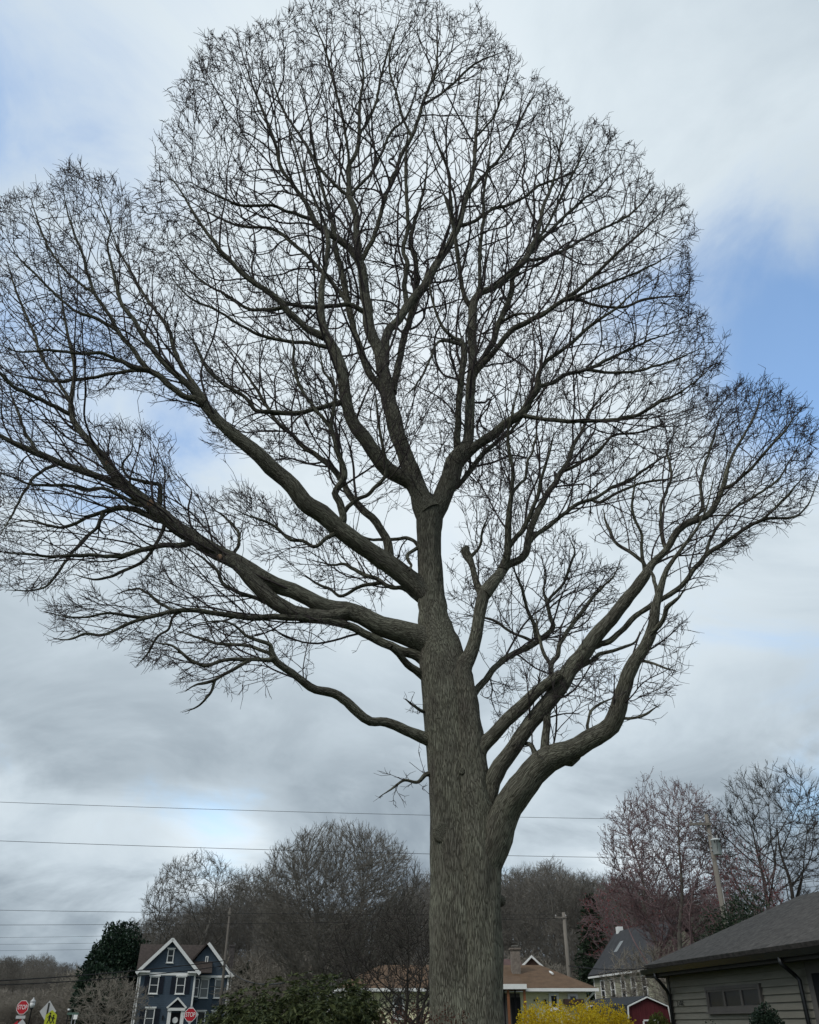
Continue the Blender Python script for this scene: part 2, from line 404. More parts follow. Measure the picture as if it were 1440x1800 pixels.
# name: (parent, depth change from start to end in metres, [(x, y, width) in photograph pixels])
LIMBS = {
 'T':  (None, 0.0, [(822,2110,300),(820,2060,236),(819,1960,178),(812,1880,128),(809,1800,112),(806,1700,99),(805,1600,95),(803,1500,92),(799,1400,88),(792,1300,86),(785,1220,84),(776,1150,75),(765,1100,57),(759,1050,47),(756,1000,43),(754,950,42),(755,912,46),(757,885,40)]),
 'S':  ('T', -0.25, [(852,2110,200),(850,2000,128),(848,1900,100),(846,1800,86),(843,1700,80),(842,1600,78),(842,1500,80),(838,1440,72),(832,1380,62),(826,1300,50),(819,1230,42),(813,1177,34),(827,1150,25),(837,1117,22),(843,1077,22),(851,1040,23)]),
 'B1': ('T', 0.8, [(757,905,40),(745,885,36),(731,853,31),(712,800,28),(697,737,28),(683,694,27),(669,625,22),(653,581,20),(644,531,18),(637,478,17),(633,456,16),(628,410,12),(625,375,12),(615,347,11),(613,312,9),(615,288,8),(628,264,7),(632,226,6),(632,187,5.5),(639,139,5),(635,87,4),(632,30,3)]),
 'B1a':('B1', -1.2, [(634,460,13),(612,434,13),(583,413,12),(556,392,11),(538,358,8),(517,326,7),(493,295,6.5),(486,260,6),(462,194,5),(437,132,4),(425,90,3)]),
 'B1a2':('B1a', -0.8, [(550,386,7),(507,372,6),(479,361,5.5),(424,361,5),(382,344,4),(330,318,3)]),
 'B1b':('B1', 1.0, [(635,458,9),(656,420,8),(670,375,7.5),(684,330,7),(698,295,7),(708,267,7),(726,236,6.5),(740,194,6),(753,156,5),(767,121,4.5),(769,69,4),(770,25,3)]),
 'B1b2':('B1b', 0.6, [(748,182,5),(778,163,4.5),(805,139,4.5),(830,115,4),(858,101,3.5),(885,90,3)]),
 'B1b3':('B1b', -0.6, [(724,240,5),(708,208,4.5),(698,167,4),(684,115,3.5),(690,60,3)]),
 'B1c':('B1', -0.6, [(615,345,6),(597,333,6),(562,295,5.5),(535,250,5),(507,208,4.5),(490,174,4),(470,110,3)]),
 'B1d':('B1', 0.5, [(617,345,6),(625,333,6),(649,309,5.5),(667,278,5),(687,233,4.5),(715,205,4),(735,150,3)]),
 'B1e':('B1', -1.0, [(616,300,5),(604,215,5),(587,146,4.5),(569,80,4),(545,30,3)]),
 'B1f':('B1', 0.6, [(630,240,5),(649,208,5),(663,174,4.5),(670,132,4),(687,76,3.5),(705,30,3)]),
 'C':  ('B1', 0.6, [(675,640,17),(681,587,16),(700,562,15),(719,534,15),(744,503,14),(769,462,14),(791,428,13),(806,397,12),(812,376,10),(819,350,9),(830,314,8),(835,270,6.5),(838,220,5.5),(844,149,4),(846,120,3)]),
 'Ca': ('C', 0.8, [(806,397,7),(826,392,6.5),(865,369,6),(896,359,5.5),(924,345,5),(950,326,5),(990,310,4),(1030,285,3)]),
 'Cb': ('C', -1.0, [(806,397,7),(795,380,6.5),(792,345,6),(788,300,5.5),(771,258,4.5),(757,215,3)]),
 'Cc': ('C', 0.9, [(822,345,6),(847,312,5.5),(878,278,5),(899,243,5),(924,194,4),(945,160,3)]),
 'Cd': ('C', -0.6, [(716,538,9),(711,503,9),(716,462,8.5),(709,440,8),(717,400,7.5),(715,347,6.5),(713,295,6),(716,250,4),(720,200,3)]),
 'Ce': ('C', -1.0, [(838,240,4),(868,205,4),(885,160,3.5),(895,130,3)]),
 'D':  ('B1', 1.6, [(690,690,14),(703,625,12),(712,587,12),(725,550,11),(731,509,10),(730,462,9),(722,419,8),(735,370,6),(748,320,5),(752,260,4)]),
 'E':  ('B1', 1.4, [(681,700,16),(666,675,14),(650,656,14),(634,616,13),(620,569,12),(609,525,12),(603,487,11),(591,441,10),(585,395,8),(570,340,6),(555,280,5),(545,220,4),(530,150,3)]),
 'E2': ('E', 0.8, [(607,525,8),(575,487,8),(544,453,7),(512,425,6.5),(490,408,6),(465,400,5.5),(424,398,5),(370,375,4),(320,345,3)]),
 'E3': ('B1', -1.4, [(640,548,9),(612,536,9),(575,539,8),(553,541,8),(506,534,7),(470,515,6),(430,480,5),(390,450,4),(340,410,3)]),
 'BL': ('B1', -1.6, [(735,862,28),(722,847,27),(694,831,27),(669,812,27),(644,775,26),(622,741,23),(609,700,21),(600,650,20),(587,616,18),(572,587,16),(566,550,13),(566,509,11),(572,465,9),(577,430,8),(570,390,6),(540,320,5),(520,260,4),(500,200,3)]),
 'BL2':('BL', -1.0, [(570,592,13),(541,578,12),(512,553,12),(484,522,11),(450,500,10),(415,470,8),(380,430,7),(350,390,5.5),(320,340,4.5),(290,300,3)]),
 'BL3':('BL', -0.8, [(606,700,11),(598,708,10),(556,719,9),(519,728,9),(480,724,8),(451,722,7.5),(431,698,7),(396,677,6),(365,650,5),(340,600,4),(310,560,3)]),
 'BL4':('BL', -1.0, [(585,612,8),(550,605,7),(510,600,6.5),(460,590,6),(420,570,5),(380,545,4.5),(330,520,4),(290,470,3)]),
 'BL5':('BL2', 0.6, [(500,540,7),(470,545,7),(430,540,6),(400,520,5),(350,490,4),(300,440,3)]),
 'B2': ('T', 0.9, [(760,905,36),(772,888,34),(784,860,32),(791,840,33),(799,812,34),(812,795,31),(822,775,20),(825,728,18),(828,681,17),(831,644,16),(830,600,16),(831,566,16),(831,537,15),(844,515,13),(868,505,12),(896,481,12),(920,460,12),(934,435,9),(944,415,8),(951,383,7),(958,356,6.5),(975,310,5),(985,260,4),(1000,200,3)]),
 'B2a':('B2', -0.8, [(808,800,16),(803,775,13),(806,728,12),(809,681,12),(816,631,12),(812,603,10),(797,594,7),(778,575,6),(766,547,5),(756,506,5),(762,460,3)]),
 'B2a2':('B2a', -1.2, [(812,606,6),(790,600,6),(769,603,5),(756,631,4.5),(737,669,4),(712,697,3)]),
 'B2b':('B2', -1.0, [(831,542,9),(819,525,9),(809,484,8),(803,441,8),(800,410,6),(786,360,5),(770,310,4)]),
 'B2c':('B2', 0.4, [(833,530,8),(842,501,7),(844,449,7),(846,415,6),(851,380,6),(850,340,5),(860,280,4),(865,210,3)]),
 'B2d':('B2', 1.6, [(831,655,13),(841,644,12),(853,625,11),(869,597,11),(878,567,11),(896,526,10),(903,484,9),(927,453,8),(944,430,7),(972,401,6),(1000,373,5.5),(1028,349,5),(1052,330,4),(1090,290,3)]),
 'B2e':('B2', -1.4, [(832,660,12),(841,647,11),(866,622,10),(885,597,10),(903,578,10),(931,564,9.5),(958,550,9),(993,526,8),(1021,505,7),(1045,484,6.5),(1066,463,6),(1097,435,5.5),(1125,411,5),(1150,385,4),(1180,355,3)]),
 'B2e2':('B2e', -0.8, [(985,530,6),(1030,515,5.5),(1062,501,5),(1097,487,4.5),(1140,470,4),(1190,440,3)]),
 'B2e3':('B2e', 0.8, [(1000,522,6),(1040,535,5),(1090,540,5),(1140,525,4),(1200,520,3)]),
 'B2f':('B2d', 1.0, [(925,456,6),(944,456,6),(979,446,6),(1000,435,5.5),(1028,418,5),(1062,401,4.5),(1110,375,4),(1150,330,3)]),
 'B2g':('B2', 0.9, [(925,450,6),(960,400,5),(985,350,5),(1010,300,4.5),(1040,240,3)]),
 'B2h':('B2d', -0.7, [(895,530,5),(885,562,5),(906,553,5),(941,550,4)]),
 'B3': ('B2', -1.2, [(815,803,18),(837,784,17),(862,766,17),(887,747,16),(917,725,16),(933,700,13),(946,679,12),(946,658,8),(962,633,7.5),(983,617,7),(1008,600,6.5),(1040,570,6),(1080,545,5),(1120,510,4),(1170,480,3)]),
 'B3a':('B3', 0.9, [(946,680,8),(971,673,7.5),(996,658,7),(1033,650,6.5),(1067,633,6),(1100,617,5),(1150,595,4),(1200,580,3)]),
 'B3b':('B3', -0.9, [(912,728,9),(935,734,8),(954,737,8),(992,740,8),(1042,740,7.5),(1088,737,7),(1121,729,6.5),(1150,712,6),(1183,696,5),(1217,675,4),(1250,645,3)]),
 'B3c':('B3a', -0.5, [(1033,650,6),(1080,655,5.5),(1130,650,5),(1180,635,4),(1240,610,3)]),
 'B4': ('T', 1.6, [(755,892,12),(773,862,11),(803,855,10),(825,828,10),(853,794,9),(875,775,7.5),(900,755,6),(925,715,5),(940,650,4)]),
 'L2': ('T', -2.6, [(758,1050,40),(742,1036,36),(720,1020,33),(683,990,32),(653,967,31),(613,940,32),(590,923,32),(567,900,32),(533,877,31),(503,843,29),(477,820,28),(443,790,26),(417,767,24),(390,742,21),(371,722,19),(358,704,17),(340,684,13),(309,656,12),(285,632,11),(253,594,9),(236,562,8),(215,538,7.5),(205,500,6.5),(194,458,6),(188,430,5),(194,399,4.5),(181,365,4),(170,330,3)]),
 'L2a':('L2', -0.9, [(360,710,12),(344,701,12),(319,694,11),(288,667,11),(257,646,10),(236,618,8),(208,583,7.5),(194,556,7),(167,517,6),(153,479,5.5),(149,458,5),(132,413,4.5),(118,371,4),(110,330,3)]),
 'L2b':('L2', 1.0, [(362,706,9),(354,691,9),(326,656,8),(306,615,8),(299,583,7),(278,552,6),(257,524,5.5),(229,476,5),(208,437,4),(190,390,3)]),
 'L2c':('L2a', -1.0, [(262,651,8),(236,646,7.5),(208,632,7),(174,621,6.5),(139,621,6),(87,616,5),(35,618,4),(-15,600,3)]),
 'L2d':('L2a', 0.8, [(290,668,7),(262,653,7),(229,651,6.5),(187,660,6),(139,668,5.5),(97,670,5),(45,663,4),(0,650,3)]),
 'L2e':('L2a', -0.6, [(205,580,6),(170,560,6),(130,545,5),(90,510,4.5),(50,470,4),(10,430,3)]),
 'L2f':('L2a', 0.5, [(165,515,5),(130,490,5),(95,450,4.5),(70,400,4),(55,350,3)]),
 'L2g':('L2', 1.4, [(685,990,17),(681,955,15),(663,920,14),(640,897,13),(613,867,12),(593,833,11),(570,810,10),(540,790,9),(517,767,8),(490,745,7),(455,690,6),(420,640,5),(390,600,4)]),
 'L2h':('L2', -0.9, [(592,935,18),(603,913,14),(600,890,13),(590,867,12),(603,847,12),(607,830,11),(597,803,10),(590,773,10),(582,750,9),(586,725,7),(589,700,6),(587,675,5.5),(569,653,5),(564,625,4),(555,590,3)]),
 'L2i':('L2h', -0.5, [(584,752,7),(578,747,7),(553,716,6.5),(525,675,6),(517,637,5.5),(516,603,4.5),(505,560,3)]),
 'L2j':('L2h', -0.7, [(602,903,9),(620,883,8),(647,870,7.5),(663,853,7),(678,833,7),(675,797,6),(667,750,5),(662,710,4),(655,660,3)]),
 'L2k':('L2', -0.5, [(590,936,8),(573,947,7),(553,960,7),(533,950,6.5),(510,947,6),(490,930,5.5),(467,917,5),(440,907,4.5),(400,890,3)]),
 'L1': ('T', -1.6, [(768,1135,46),(740,1122,44),(707,1113,38),(667,1100,35),(633,1083,34),(607,1073,34),(575,1067,31),(545,1052,28),(515,1036,28),(485,1026,29),(455,1012,31),(417,990,30),(382,972,29),(347,950,27),(312,929,25),(285,905,24),(257,884,23),(222,856,19),(194,828,17),(174,797,14),(146,762,12),(128,735,11),(124,710,9),(128,681,7.5),(130,646,7),(121,597,6),(111,545,5),(105,490,4),(95,430,3)]),
 'L1z':('L1', -0.45, [(610,1076,26),(587,1083,27),(560,1084,28),(517,1075,27),(487,1060,27),(463,1040,27),(440,1018,25),(413,992,20),(395,982,14)]),
 'L1a':('L1', -1.0, [(126,729,8),(97,715,8),(69,700,8),(42,689,7.5),(17,674,7),(0,656,6.5),(-30,630,5)]),
 'L1b':('L1', 0.8, [(125,705,6),(101,670,6),(73,625,5.5),(59,583,5),(42,545,4.5),(28,510,4),(10,450,3)]),
 'L1c':('L1', -0.8, [(250,878,13),(232,868,14),(208,853,14),(174,837,13),(139,825,13),(104,815,12),(69,797,12),(35,783,11),(0,766,10),(-40,745,8)]),
 'L1d':('L1', -1.2, [(258,886,8),(240,887,8),(208,870,7),(180,858,6.5),(153,860,6),(115,853,6),(66,853,5),(21,839,4),(-20,820,3)]),
 'L1e':('L1', 0.6, [(290,912,11),(278,915,11),(250,901,11),(215,893,10),(187,898,8),(156,908,7),(128,922,6),(97,926,5),(50,915,4),(0,925,3)]),
 'L1f':('L1e', -0.6, [(182,899,7),(170,926,6.5),(139,957,6),(115,988,5.5),(101,1009,5),(83,1030,4.5),(52,1038,4),(10,1037,3)]),
 'L1g':('L1', -0.9, [(340,948,10),(326,957,10),(285,960,9.5),(250,967,9),(215,978,8.5),(194,978,7.5),(160,977,7),(115,978,6.5),(80,978,5.5),(35,973,5),(-10,970,4)]),
 'L1h':('L1', 0.7, [(290,918,7),(286,933,7),(271,960,6.5),(253,985,6),(222,1002,6),(191,1014,5),(163,1018,4.5),(130,1010,3)]),
 'L1i':('L1c', -0.5, [(104,815,6),(70,830,6),(45,860,5),(25,900,4),(0,940,3)]),
 'L1j':('L1c', 0.5, [(70,800,6),(45,760,5.5),(30,720,5),(15,680,4)]),
 'L1k':('L1', -0.6, [(275,895,9),(281,885,9),(282,862,8.5),(278,850,7.5),(262,848,7),(240,843,6),(222,835,5),(216,815,4.5),(230,795,4),(234,770,3)]),
 'L1l':('L1', -0.7, [(492,1062,8),(470,1060,7.5),(451,1052,7),(417,1040,7),(392,1026,6.5),(382,1006,6),(361,985,5),(330,965,4)]),
 'L1m':('L1', 0.5, [(405,982,7),(420,955,6),(415,930,5),(390,905,4),(370,890,3)]),
 'LB': ('T', -1.3, [(745,1160,18),(727,1150,17),(700,1143,16),(667,1127,16),(633,1110,15),(600,1096,14),(560,1090,13),(520,1087,12),(479,1084,11),(444,1087,10),(399,1080,9.5),(354,1075,9),(323,1072,8.5),(295,1077,8),(260,1084,7.5),(222,1082,7),(187,1078,6.5),(153,1085,6),(115,1084,5),(78,1076,3.5)]),
 'LB2':('LB', -0.4, [(262,1085,6),(240,1091,6),(222,1099,6),(181,1117,5),(150,1114,5),(122,1124,4.5),(94,1122,3.5)]),
 'LB3':('LB', 0.6, [(310,1075,6),(280,1060,6),(255,1040,5),(240,1035,4.5),(205,1045,3.5)]),
 'LB4':('T', -0.5, [(752,1195,15),(737,1182,14),(717,1167,13),(703,1150,12),(688,1138,10)]),
 'LB5':('LB', 0.6, [(323,1072,6),(302,1085,5),(298,1105,5),(275,1120,4.5),(262,1145,4),(240,1170,3)]),
 'L0': ('T', -1.8, [(768,1305,26),(748,1297,21),(713,1283,18),(677,1270,17),(650,1268,17),(630,1253,17),(610,1233,16.5),(587,1220,16),(557,1212,15),(537,1200,14.5),(513,1183,13),(487,1163,13),(478,1147,12),(476,1134,8),(451,1124,7),(431,1117,6.5),(410,1099,6),(380,1092,5),(340,1098,4)]),
 'L0a':('L0', -0.6, [(482,1155,9),(476,1160,8),(437,1160,7.5),(399,1160,7),(361,1170,6.5),(333,1158,6),(306,1137,5),(278,1130,4),(250,1120,3)]),
 'L0b':('L0a', -0.4, [(440,1160,7),(406,1179,6.5),(375,1196,6),(347,1203,5),(325,1215,4)]),
 'L0c':('L0b', 0.3, [(378,1195,5),(370,1218,5),(350,1240,4),(325,1252,3)]),
 'L0d':('L0', 0.4, [(478,1150,7),(469,1146,7),(437,1137,6.5),(410,1132,6),(375,1130,5.5),(347,1120,5),(310,1110,4)]),
 'M1': ('T', 1.4, [(748,1062,10),(733,1053,9),(707,1033,8),(687,1033,8),(667,1020,7.5),(633,1007,7),(607,993,6),(583,993,5),(550,985,4)]),
 'M2': ('M1', 0.4, [(672,1024,7),(655,1027,7),(630,1033,6.5),(600,1048,6),(583,1037,5.5),(560,1027,5),(530,1010,4)]),
 'M3': ('T', 1.2, [(745,965,8),(733,957,7),(720,947,6.5),(683,948,6),(647,947,5),(620,935,4)]),
 'M4': ('T', -0.5, [(742,960,8),(730,966,7),(716,976,6.5),(718,988,6),(723,994,5),(719,1003,4)]),
 'M5': ('T', -0.6, [(760,1360,10),(748,1362,8),(735,1375,6),(712,1372,5),(690,1385,4),(668,1400,3)]),
 'M6': ('T', -0.4, [(752,1250,8),(742,1250,6),(728,1240,5),(712,1228,4)]),
 'R1': ('S', 1.6, [(850,1045,22),(860,1033,22),(880,1003,19),(893,990,16),(910,985,14),(923,973,14),(927,957,13),(937,917,12),(953,883,12),(967,860,10),(983,837,9.5),(1000,808,8),(1008,783,7),(1021,758,6),(1040,720,5),(1065,690,4),(1100,665,3)]),
 'R1a':('S', 0.5, [(848,1046,15),(840,1030,13),(834,1010,11),(829,993,11),(823,980,15),(818,969,17),(821,963,11)]),
 'R1a2':('R1a', -0.4, [(826,980,7),(838,968,6),(845,955,5),(848,935,4),(860,900,3)]),
 'R1b':('R1', -1.0, [(884,1000,15),(889,985,14),(893,967,13),(893,933,12),(894,900,10),(900,867,8),(902,827,7),(897,800,6),(893,760,5),(905,710,4),(915,660,3)]),
 'R1c':('R1b', -0.8, [(894,962,9),(905,948,9),(920,930,9),(932,905,8),(945,875,7),(952,840,6),(965,800,5),(975,760,4)]),
 'R1d':('R1b', 0.6, [(899,870,6),(911,853,6),(923,843,5.5),(927,817,5),(940,780,4),(945,740,3)]),
 'R1e':('R1', 0.8, [(927,960,9),(935,948,8),(953,933,8),(980,913,7.5),(1013,887,7),(1042,877,6.5),(1075,858,6),(1108,842,5.5),(1133,825,5),(1165,805,4),(1200,790,3)]),
 'R1f':('R1e', -0.6, [(1040,878,5.5),(1055,883,5.5),(1083,867,5),(1125,850,4.5),(1175,842,4),(1205,830,3)]),
 'R1g':('R1', -0.7, [(990,828,6),(1014,818,6),(1037,804,5.5),(1060,785,5),(1080,765,4.5),(1125,760,4),(1170,745,3)]),
 'R2': ('S', 1.6, [(818,1255,16),(827,1233,13),(840,1210,12),(857,1190,11.5),(877,1167,11.5),(900,1150,11),(927,1137,11),(947,1127,10),(967,1110,9),(973,1100,8.5),(967,1083,7.5),(962,1057,7),(955,1040,5),(960,1010,4),(950,975,3)]),
 'R2a':('R2', -0.5, [(945,1128,8),(937,1093,7),(923,1060,6),(917,1033,5),(905,1005,4),(895,985,3)]),
 'R2b':('R2', 0.5, [(940,1130,6),(927,1123,6),(897,1110,5),(873,1093,5),(845,1085,4),(815,1080,3)]),
 'R2c':('R2', 0.4, [(962,1060,6),(970,1047,6),(990,1027,5.5),(1000,1000,5),(1010,970,4),(1000,945,3)]),
 'R3': ('S', -0.6, [(832,1350,28),(846,1313,27),(867,1293,23),(893,1267,23),(923,1240,23),(945,1212,20),(965,1196,18),(985,1182,16)]),
 'R4': ('S', -1.6, [(846,1455,34),(858,1400,33),(880,1347,29),(907,1310,28),(933,1267,28),(963,1230,29),(987,1200,31),(1013,1168,29),(1046,1121,26),(1079,1079,23),(1108,1046,21),(1133,1012,19),(1146,992,14),(1171,967,12),(1192,933,12),(1217,917,12),(1242,908,11),(1258,887,10),(1271,858,9),(1279,825,8),(1290,795,7),(1310,760,6),(1330,720,5),(1345,680,3)]),
 'R4a':('R4', 0.7, [(1135,1010,8),(1129,987,7),(1108,971,6.5),(1083,954,6),(1067,921,5),(1060,895,4)]),
 'R4c':('R4', -0.5, [(1137,1005,7),(1128,975,6.5),(1129,942,5.5),(1112,900,5),(1115,860,4),(1120,820,3)]),
 'R4d':('R4', 0.8, [(1172,966,7),(1165,950,6.5),(1162,925,6),(1162,892,6),(1171,867,5.5),(1180,835,5),(1175,790,4),(1190,750,3)]),
 'R4b':('R4', -0.9, [(1020,1155,12),(1037,1137,11),(1067,1129,11),(1096,1108,10.5),(1117,1083,10),(1150,1062,9.5),(1183,1042,9.5),(1208,1017,9),(1242,975,8.5),(1275,954,7.5),(1317,925,6.5),(1350,912,6),(1392,910,5),(1417,892,4.5),(1433,858,3.5),(1440,830,3)]),
 'R4e':('R4b', 0.6, [(1240,978,6),(1248,950,6),(1262,925,5.5),(1290,895,5),(1330,870,4.5),(1370,840,4),(1400,790,3)]),
 'R4f':('R4', -0.6, [(1270,860,6),(1290,850,6),(1320,825,5.5),(1350,790,5),(1385,750,4),(1415,710,3)]),
 'R4g':('R4', 0.7, [(1215,918,7),(1235,890,6),(1232,855,6),(1240,815,5),(1255,770,4),(1270,720,3)]),
 'R4h':('R4', 0.4, [(1020,1150,7),(1045,1140,7),(1070,1128,6)]),
 'R4i':('R4b', -0.5, [(1310,930,5),(1350,905,5),(1385,870,4),(1420,830,3)]),
 'R4j':('R4', 0.7, [(1005,1180,8),(1035,1165,8),(1060,1148,7),(1090,1140,6),(1118,1128,5),(1125,1110,4)]),
 'R5': ('S', -2.2, [(850,1560,36),(858,1510,50),(876,1452,55),(900,1397,52),(933,1360,48),(963,1335,46),(1000,1318,38),(1033,1300,35),(1063,1284,34),(1083,1260,32),(1095,1222,29),(1104,1192,27),(1117,1165,25),(1133,1137,21),(1146,1100,18),(1154,1062,15),(1162,1037,13),(1175,1000,10),(1187,983,8.5),(1208,954,7.5),(1228,925,6.5),(1245,885,5),(1255,840,4)]),
 'R5a':('R5', 0.4, [(1156,1050,7),(1152,1025,7),(1146,1008,6.5),(1140,1000,5)]),
 'R5b':('R5', -0.6, [(1143,1115,9),(1155,1103,9),(1167,1087,8),(1172,1068,9),(1184,1060,7),(1196,1048,5),(1205,1030,3)]),
 'R5c':('R5', 0.3, [(975,1322,18),(990,1335,20),(1002,1338,20),(1012,1330,18),(1017,1324,13)]),
 'R5d':('R5', 1.6, [(957,1328,16),(960,1283,15),(965,1243,14),(969,1205,12),(970,1170,10),(980,1150,8.5),(987,1127,8),(1010,1093,7.5),(1033,1063,7),(1057,1033,6),(1080,1013,5),(1090,985,3)]),
 'R5e':('R5d', 0.4, [(970,1172,7),(953,1140,6.5),(946,1110,5),(942,1075,4)]),
 'R5f':('R5', 0.6, [(950,1342,12),(943,1333,11),(937,1313,9),(922,1308,7),(905,1315,5)]),
 'R5g':('R5', 0.5, [(1040,1298,7),(1033,1275,6),(1040,1250,5),(1060,1235,4),(1085,1225,3)]),
 'R5h':('R5', -0.4, [(1088,1262,6),(1110,1262,5),(1135,1255,4.5),(1160,1240,3)]),
 'R5i':('R5', -0.4, [(1125,1160,6),(1145,1165,5),(1170,1175,4),(1190,1180,3)]),
}
def bark_attr(mesh, B):
    a = mesh.attributes.new('bark', 'FLOAT_VECTOR', 'POINT')
    a.data.foreach_set('vector', np.asarray(B, np.float32).ravel())

oak_base = at(830, 1800, OY)
oak = thing('oak_tree', (oak_base[0], OY, 0.0), 0, 'huge bare spreading oak with thick grey trunk towering above the houses', 'tree')
OFF = np.array((oak_base[0], OY, 0.0))
DEP = {}; NODES = {}
sk_pos, sk_pl, sk_r, sk_px = [], [], [], []
skel_len = {}
for li, (nm, (par, dy, pts)) in enumerate(LIMBS.items()):
    p = np.array(pts, float)
    if par is None: y0 = OY
    else:
        q, yd = DEP[par]; j = np.argmin(np.hypot(q[:, 0]-p[0, 0], q[:, 1]-p[0, 1])); y0 = yd[j]
    seg = np.hypot(np.diff(p[:, 0]), np.diff(p[:, 1])); s = np.concatenate([[0], np.cumsum(seg)]); s /= s[-1]
    if nm == 'T': yd = np.full(len(p), OY) + 0.25*s
    elif nm == 'S': yd = OY - 0.05 + 0*s
    else: yd = y0 + dy*(s**1.15)
    DEP[nm] = (p, yd)
    W = np.array([[*at(x, y, Y), 0.5*w*axial(x, y, Y)/FPX] for (x, y, w), Y in zip(p, yd)])
    if nm in ('T', 'S'): W[0, 2] = -0.25
    if nm not in ('T', 'S'): W[:, 3] = np.maximum(W[:, 3]*0.97, 0.011)
    C = spline(W, 0.10 if nm in ('T', 'S') else max(0.05, min(0.16, W[:, 3].mean()*1.6)))
    C[:, 3] = np.maximum(C[:, 3], 0.008)
    rng = np.random.default_rng(100+li)
    if nm not in ('T', 'S'):                  # small crooks, and a collar where the limb leaves its parent
        n = len(C); jit = rng.normal(0, 1, (n, 3)); ker = np.array([1, 2, 3, 2, 1])/9.
        jit = np.stack([np.convolve(jit[:, k], ker, 'same') for k in range(3)], 1)
        fade = np.minimum(1, np.arange(n)/6.0)[:, None]
        C[:, :3] += jit*fade*(C[:, 3:4]*0.20 + 0.006)
        L = np.concatenate([[0], np.cumsum(np.linalg.norm(np.diff(C[:, :3], axis=0), axis=1))])
        C[:, 3] *= 1 + 0.22*np.exp(-L/(2.2*C[0, 3]+.02))
        C[:, 3] *= 1 + 0.05*np.convolve(rng.normal(0, 1, n), ker, 'same')
        if nm not in ('R1a', 'R5c', 'L1z', 'M4', 'R3', 'LB4'):
            C[:, 3] *= np.interp(L/L[-1], [0, .72, 1], [1, 1, .42])
    NODES[nm] = C
    rmax = C[:, 3].max()
    sides = 72 if nm in ('T', 'S') else (28 if rmax > .15 else 18 if rmax > .08 else 10 if rmax > .04 else 6)
    V, F, B = tube_arrays(C[:, :3]-OFF, C[:, 3], sides, 0.10 if nm in ('T', 'S') else (0.09 if rmax > 0.05 else 0), li)
    me = np_mesh('trunk' if nm in ('T', 'S') else 'branch', V, F, True); bark_attr(me, B)
    if nm == 'T': tr = link('trunk', me, oak, M['bark'])
    elif nm == 'S': link('trunk_stem', me, oak, M['bark'])
    else: link('branch', me, oak, M['bark'] if rmax > 0.12 else M['limb_bark'])
    L = np.concatenate([[0], np.cumsum(np.linalg.norm(np.diff(C[:, :3], axis=0), axis=1))])
    b0 = 0.0
    if par: 
        q = NODES[par]; j = np.argmin(np.linalg.norm(q[:, :3]-C[0, :3], axis=1)); b0 = skel_len[par][j]
    skel_len[nm] = b0 + L
    if nm not in ('T', 'S'):
        st = slice(2, None, 2)
        sk_pos.append(C[st, :3]); sk_pl.append(skel_len[nm][st]); sk_r.append(C[st, 3])
    
sk_pos = np.concatenate(sk_pos); sk_pl = np.concatenate(sk_pl); sk_r = np.concatenate(sk_r)
def to_px(P):
    d = P - np.array((0, 0, CAMZ)); z = d[:, 1]*CP + d[:, 2]*SP
    return np.stack([720 + FPX*d[:, 0]/z, 900 - FPX*(-d[:, 1]*SP + d[:, 2]*CP)/z], 1)
sk_px = to_px(sk_pos)

def inside(poly, P):
    x, y = P[:, 0], P[:, 1]; c = np.zeros(len(P), bool); n = len(poly)
    for i in range(n):
        x1, y1 = poly[i]; x2, y2 = poly[(i+1) % n]
        if y1 == y2: continue
        c ^= ((y1 > y) != (y2 > y)) & (x < (x2-x1)*(y-y1)/(y2-y1) + x1)
    return c
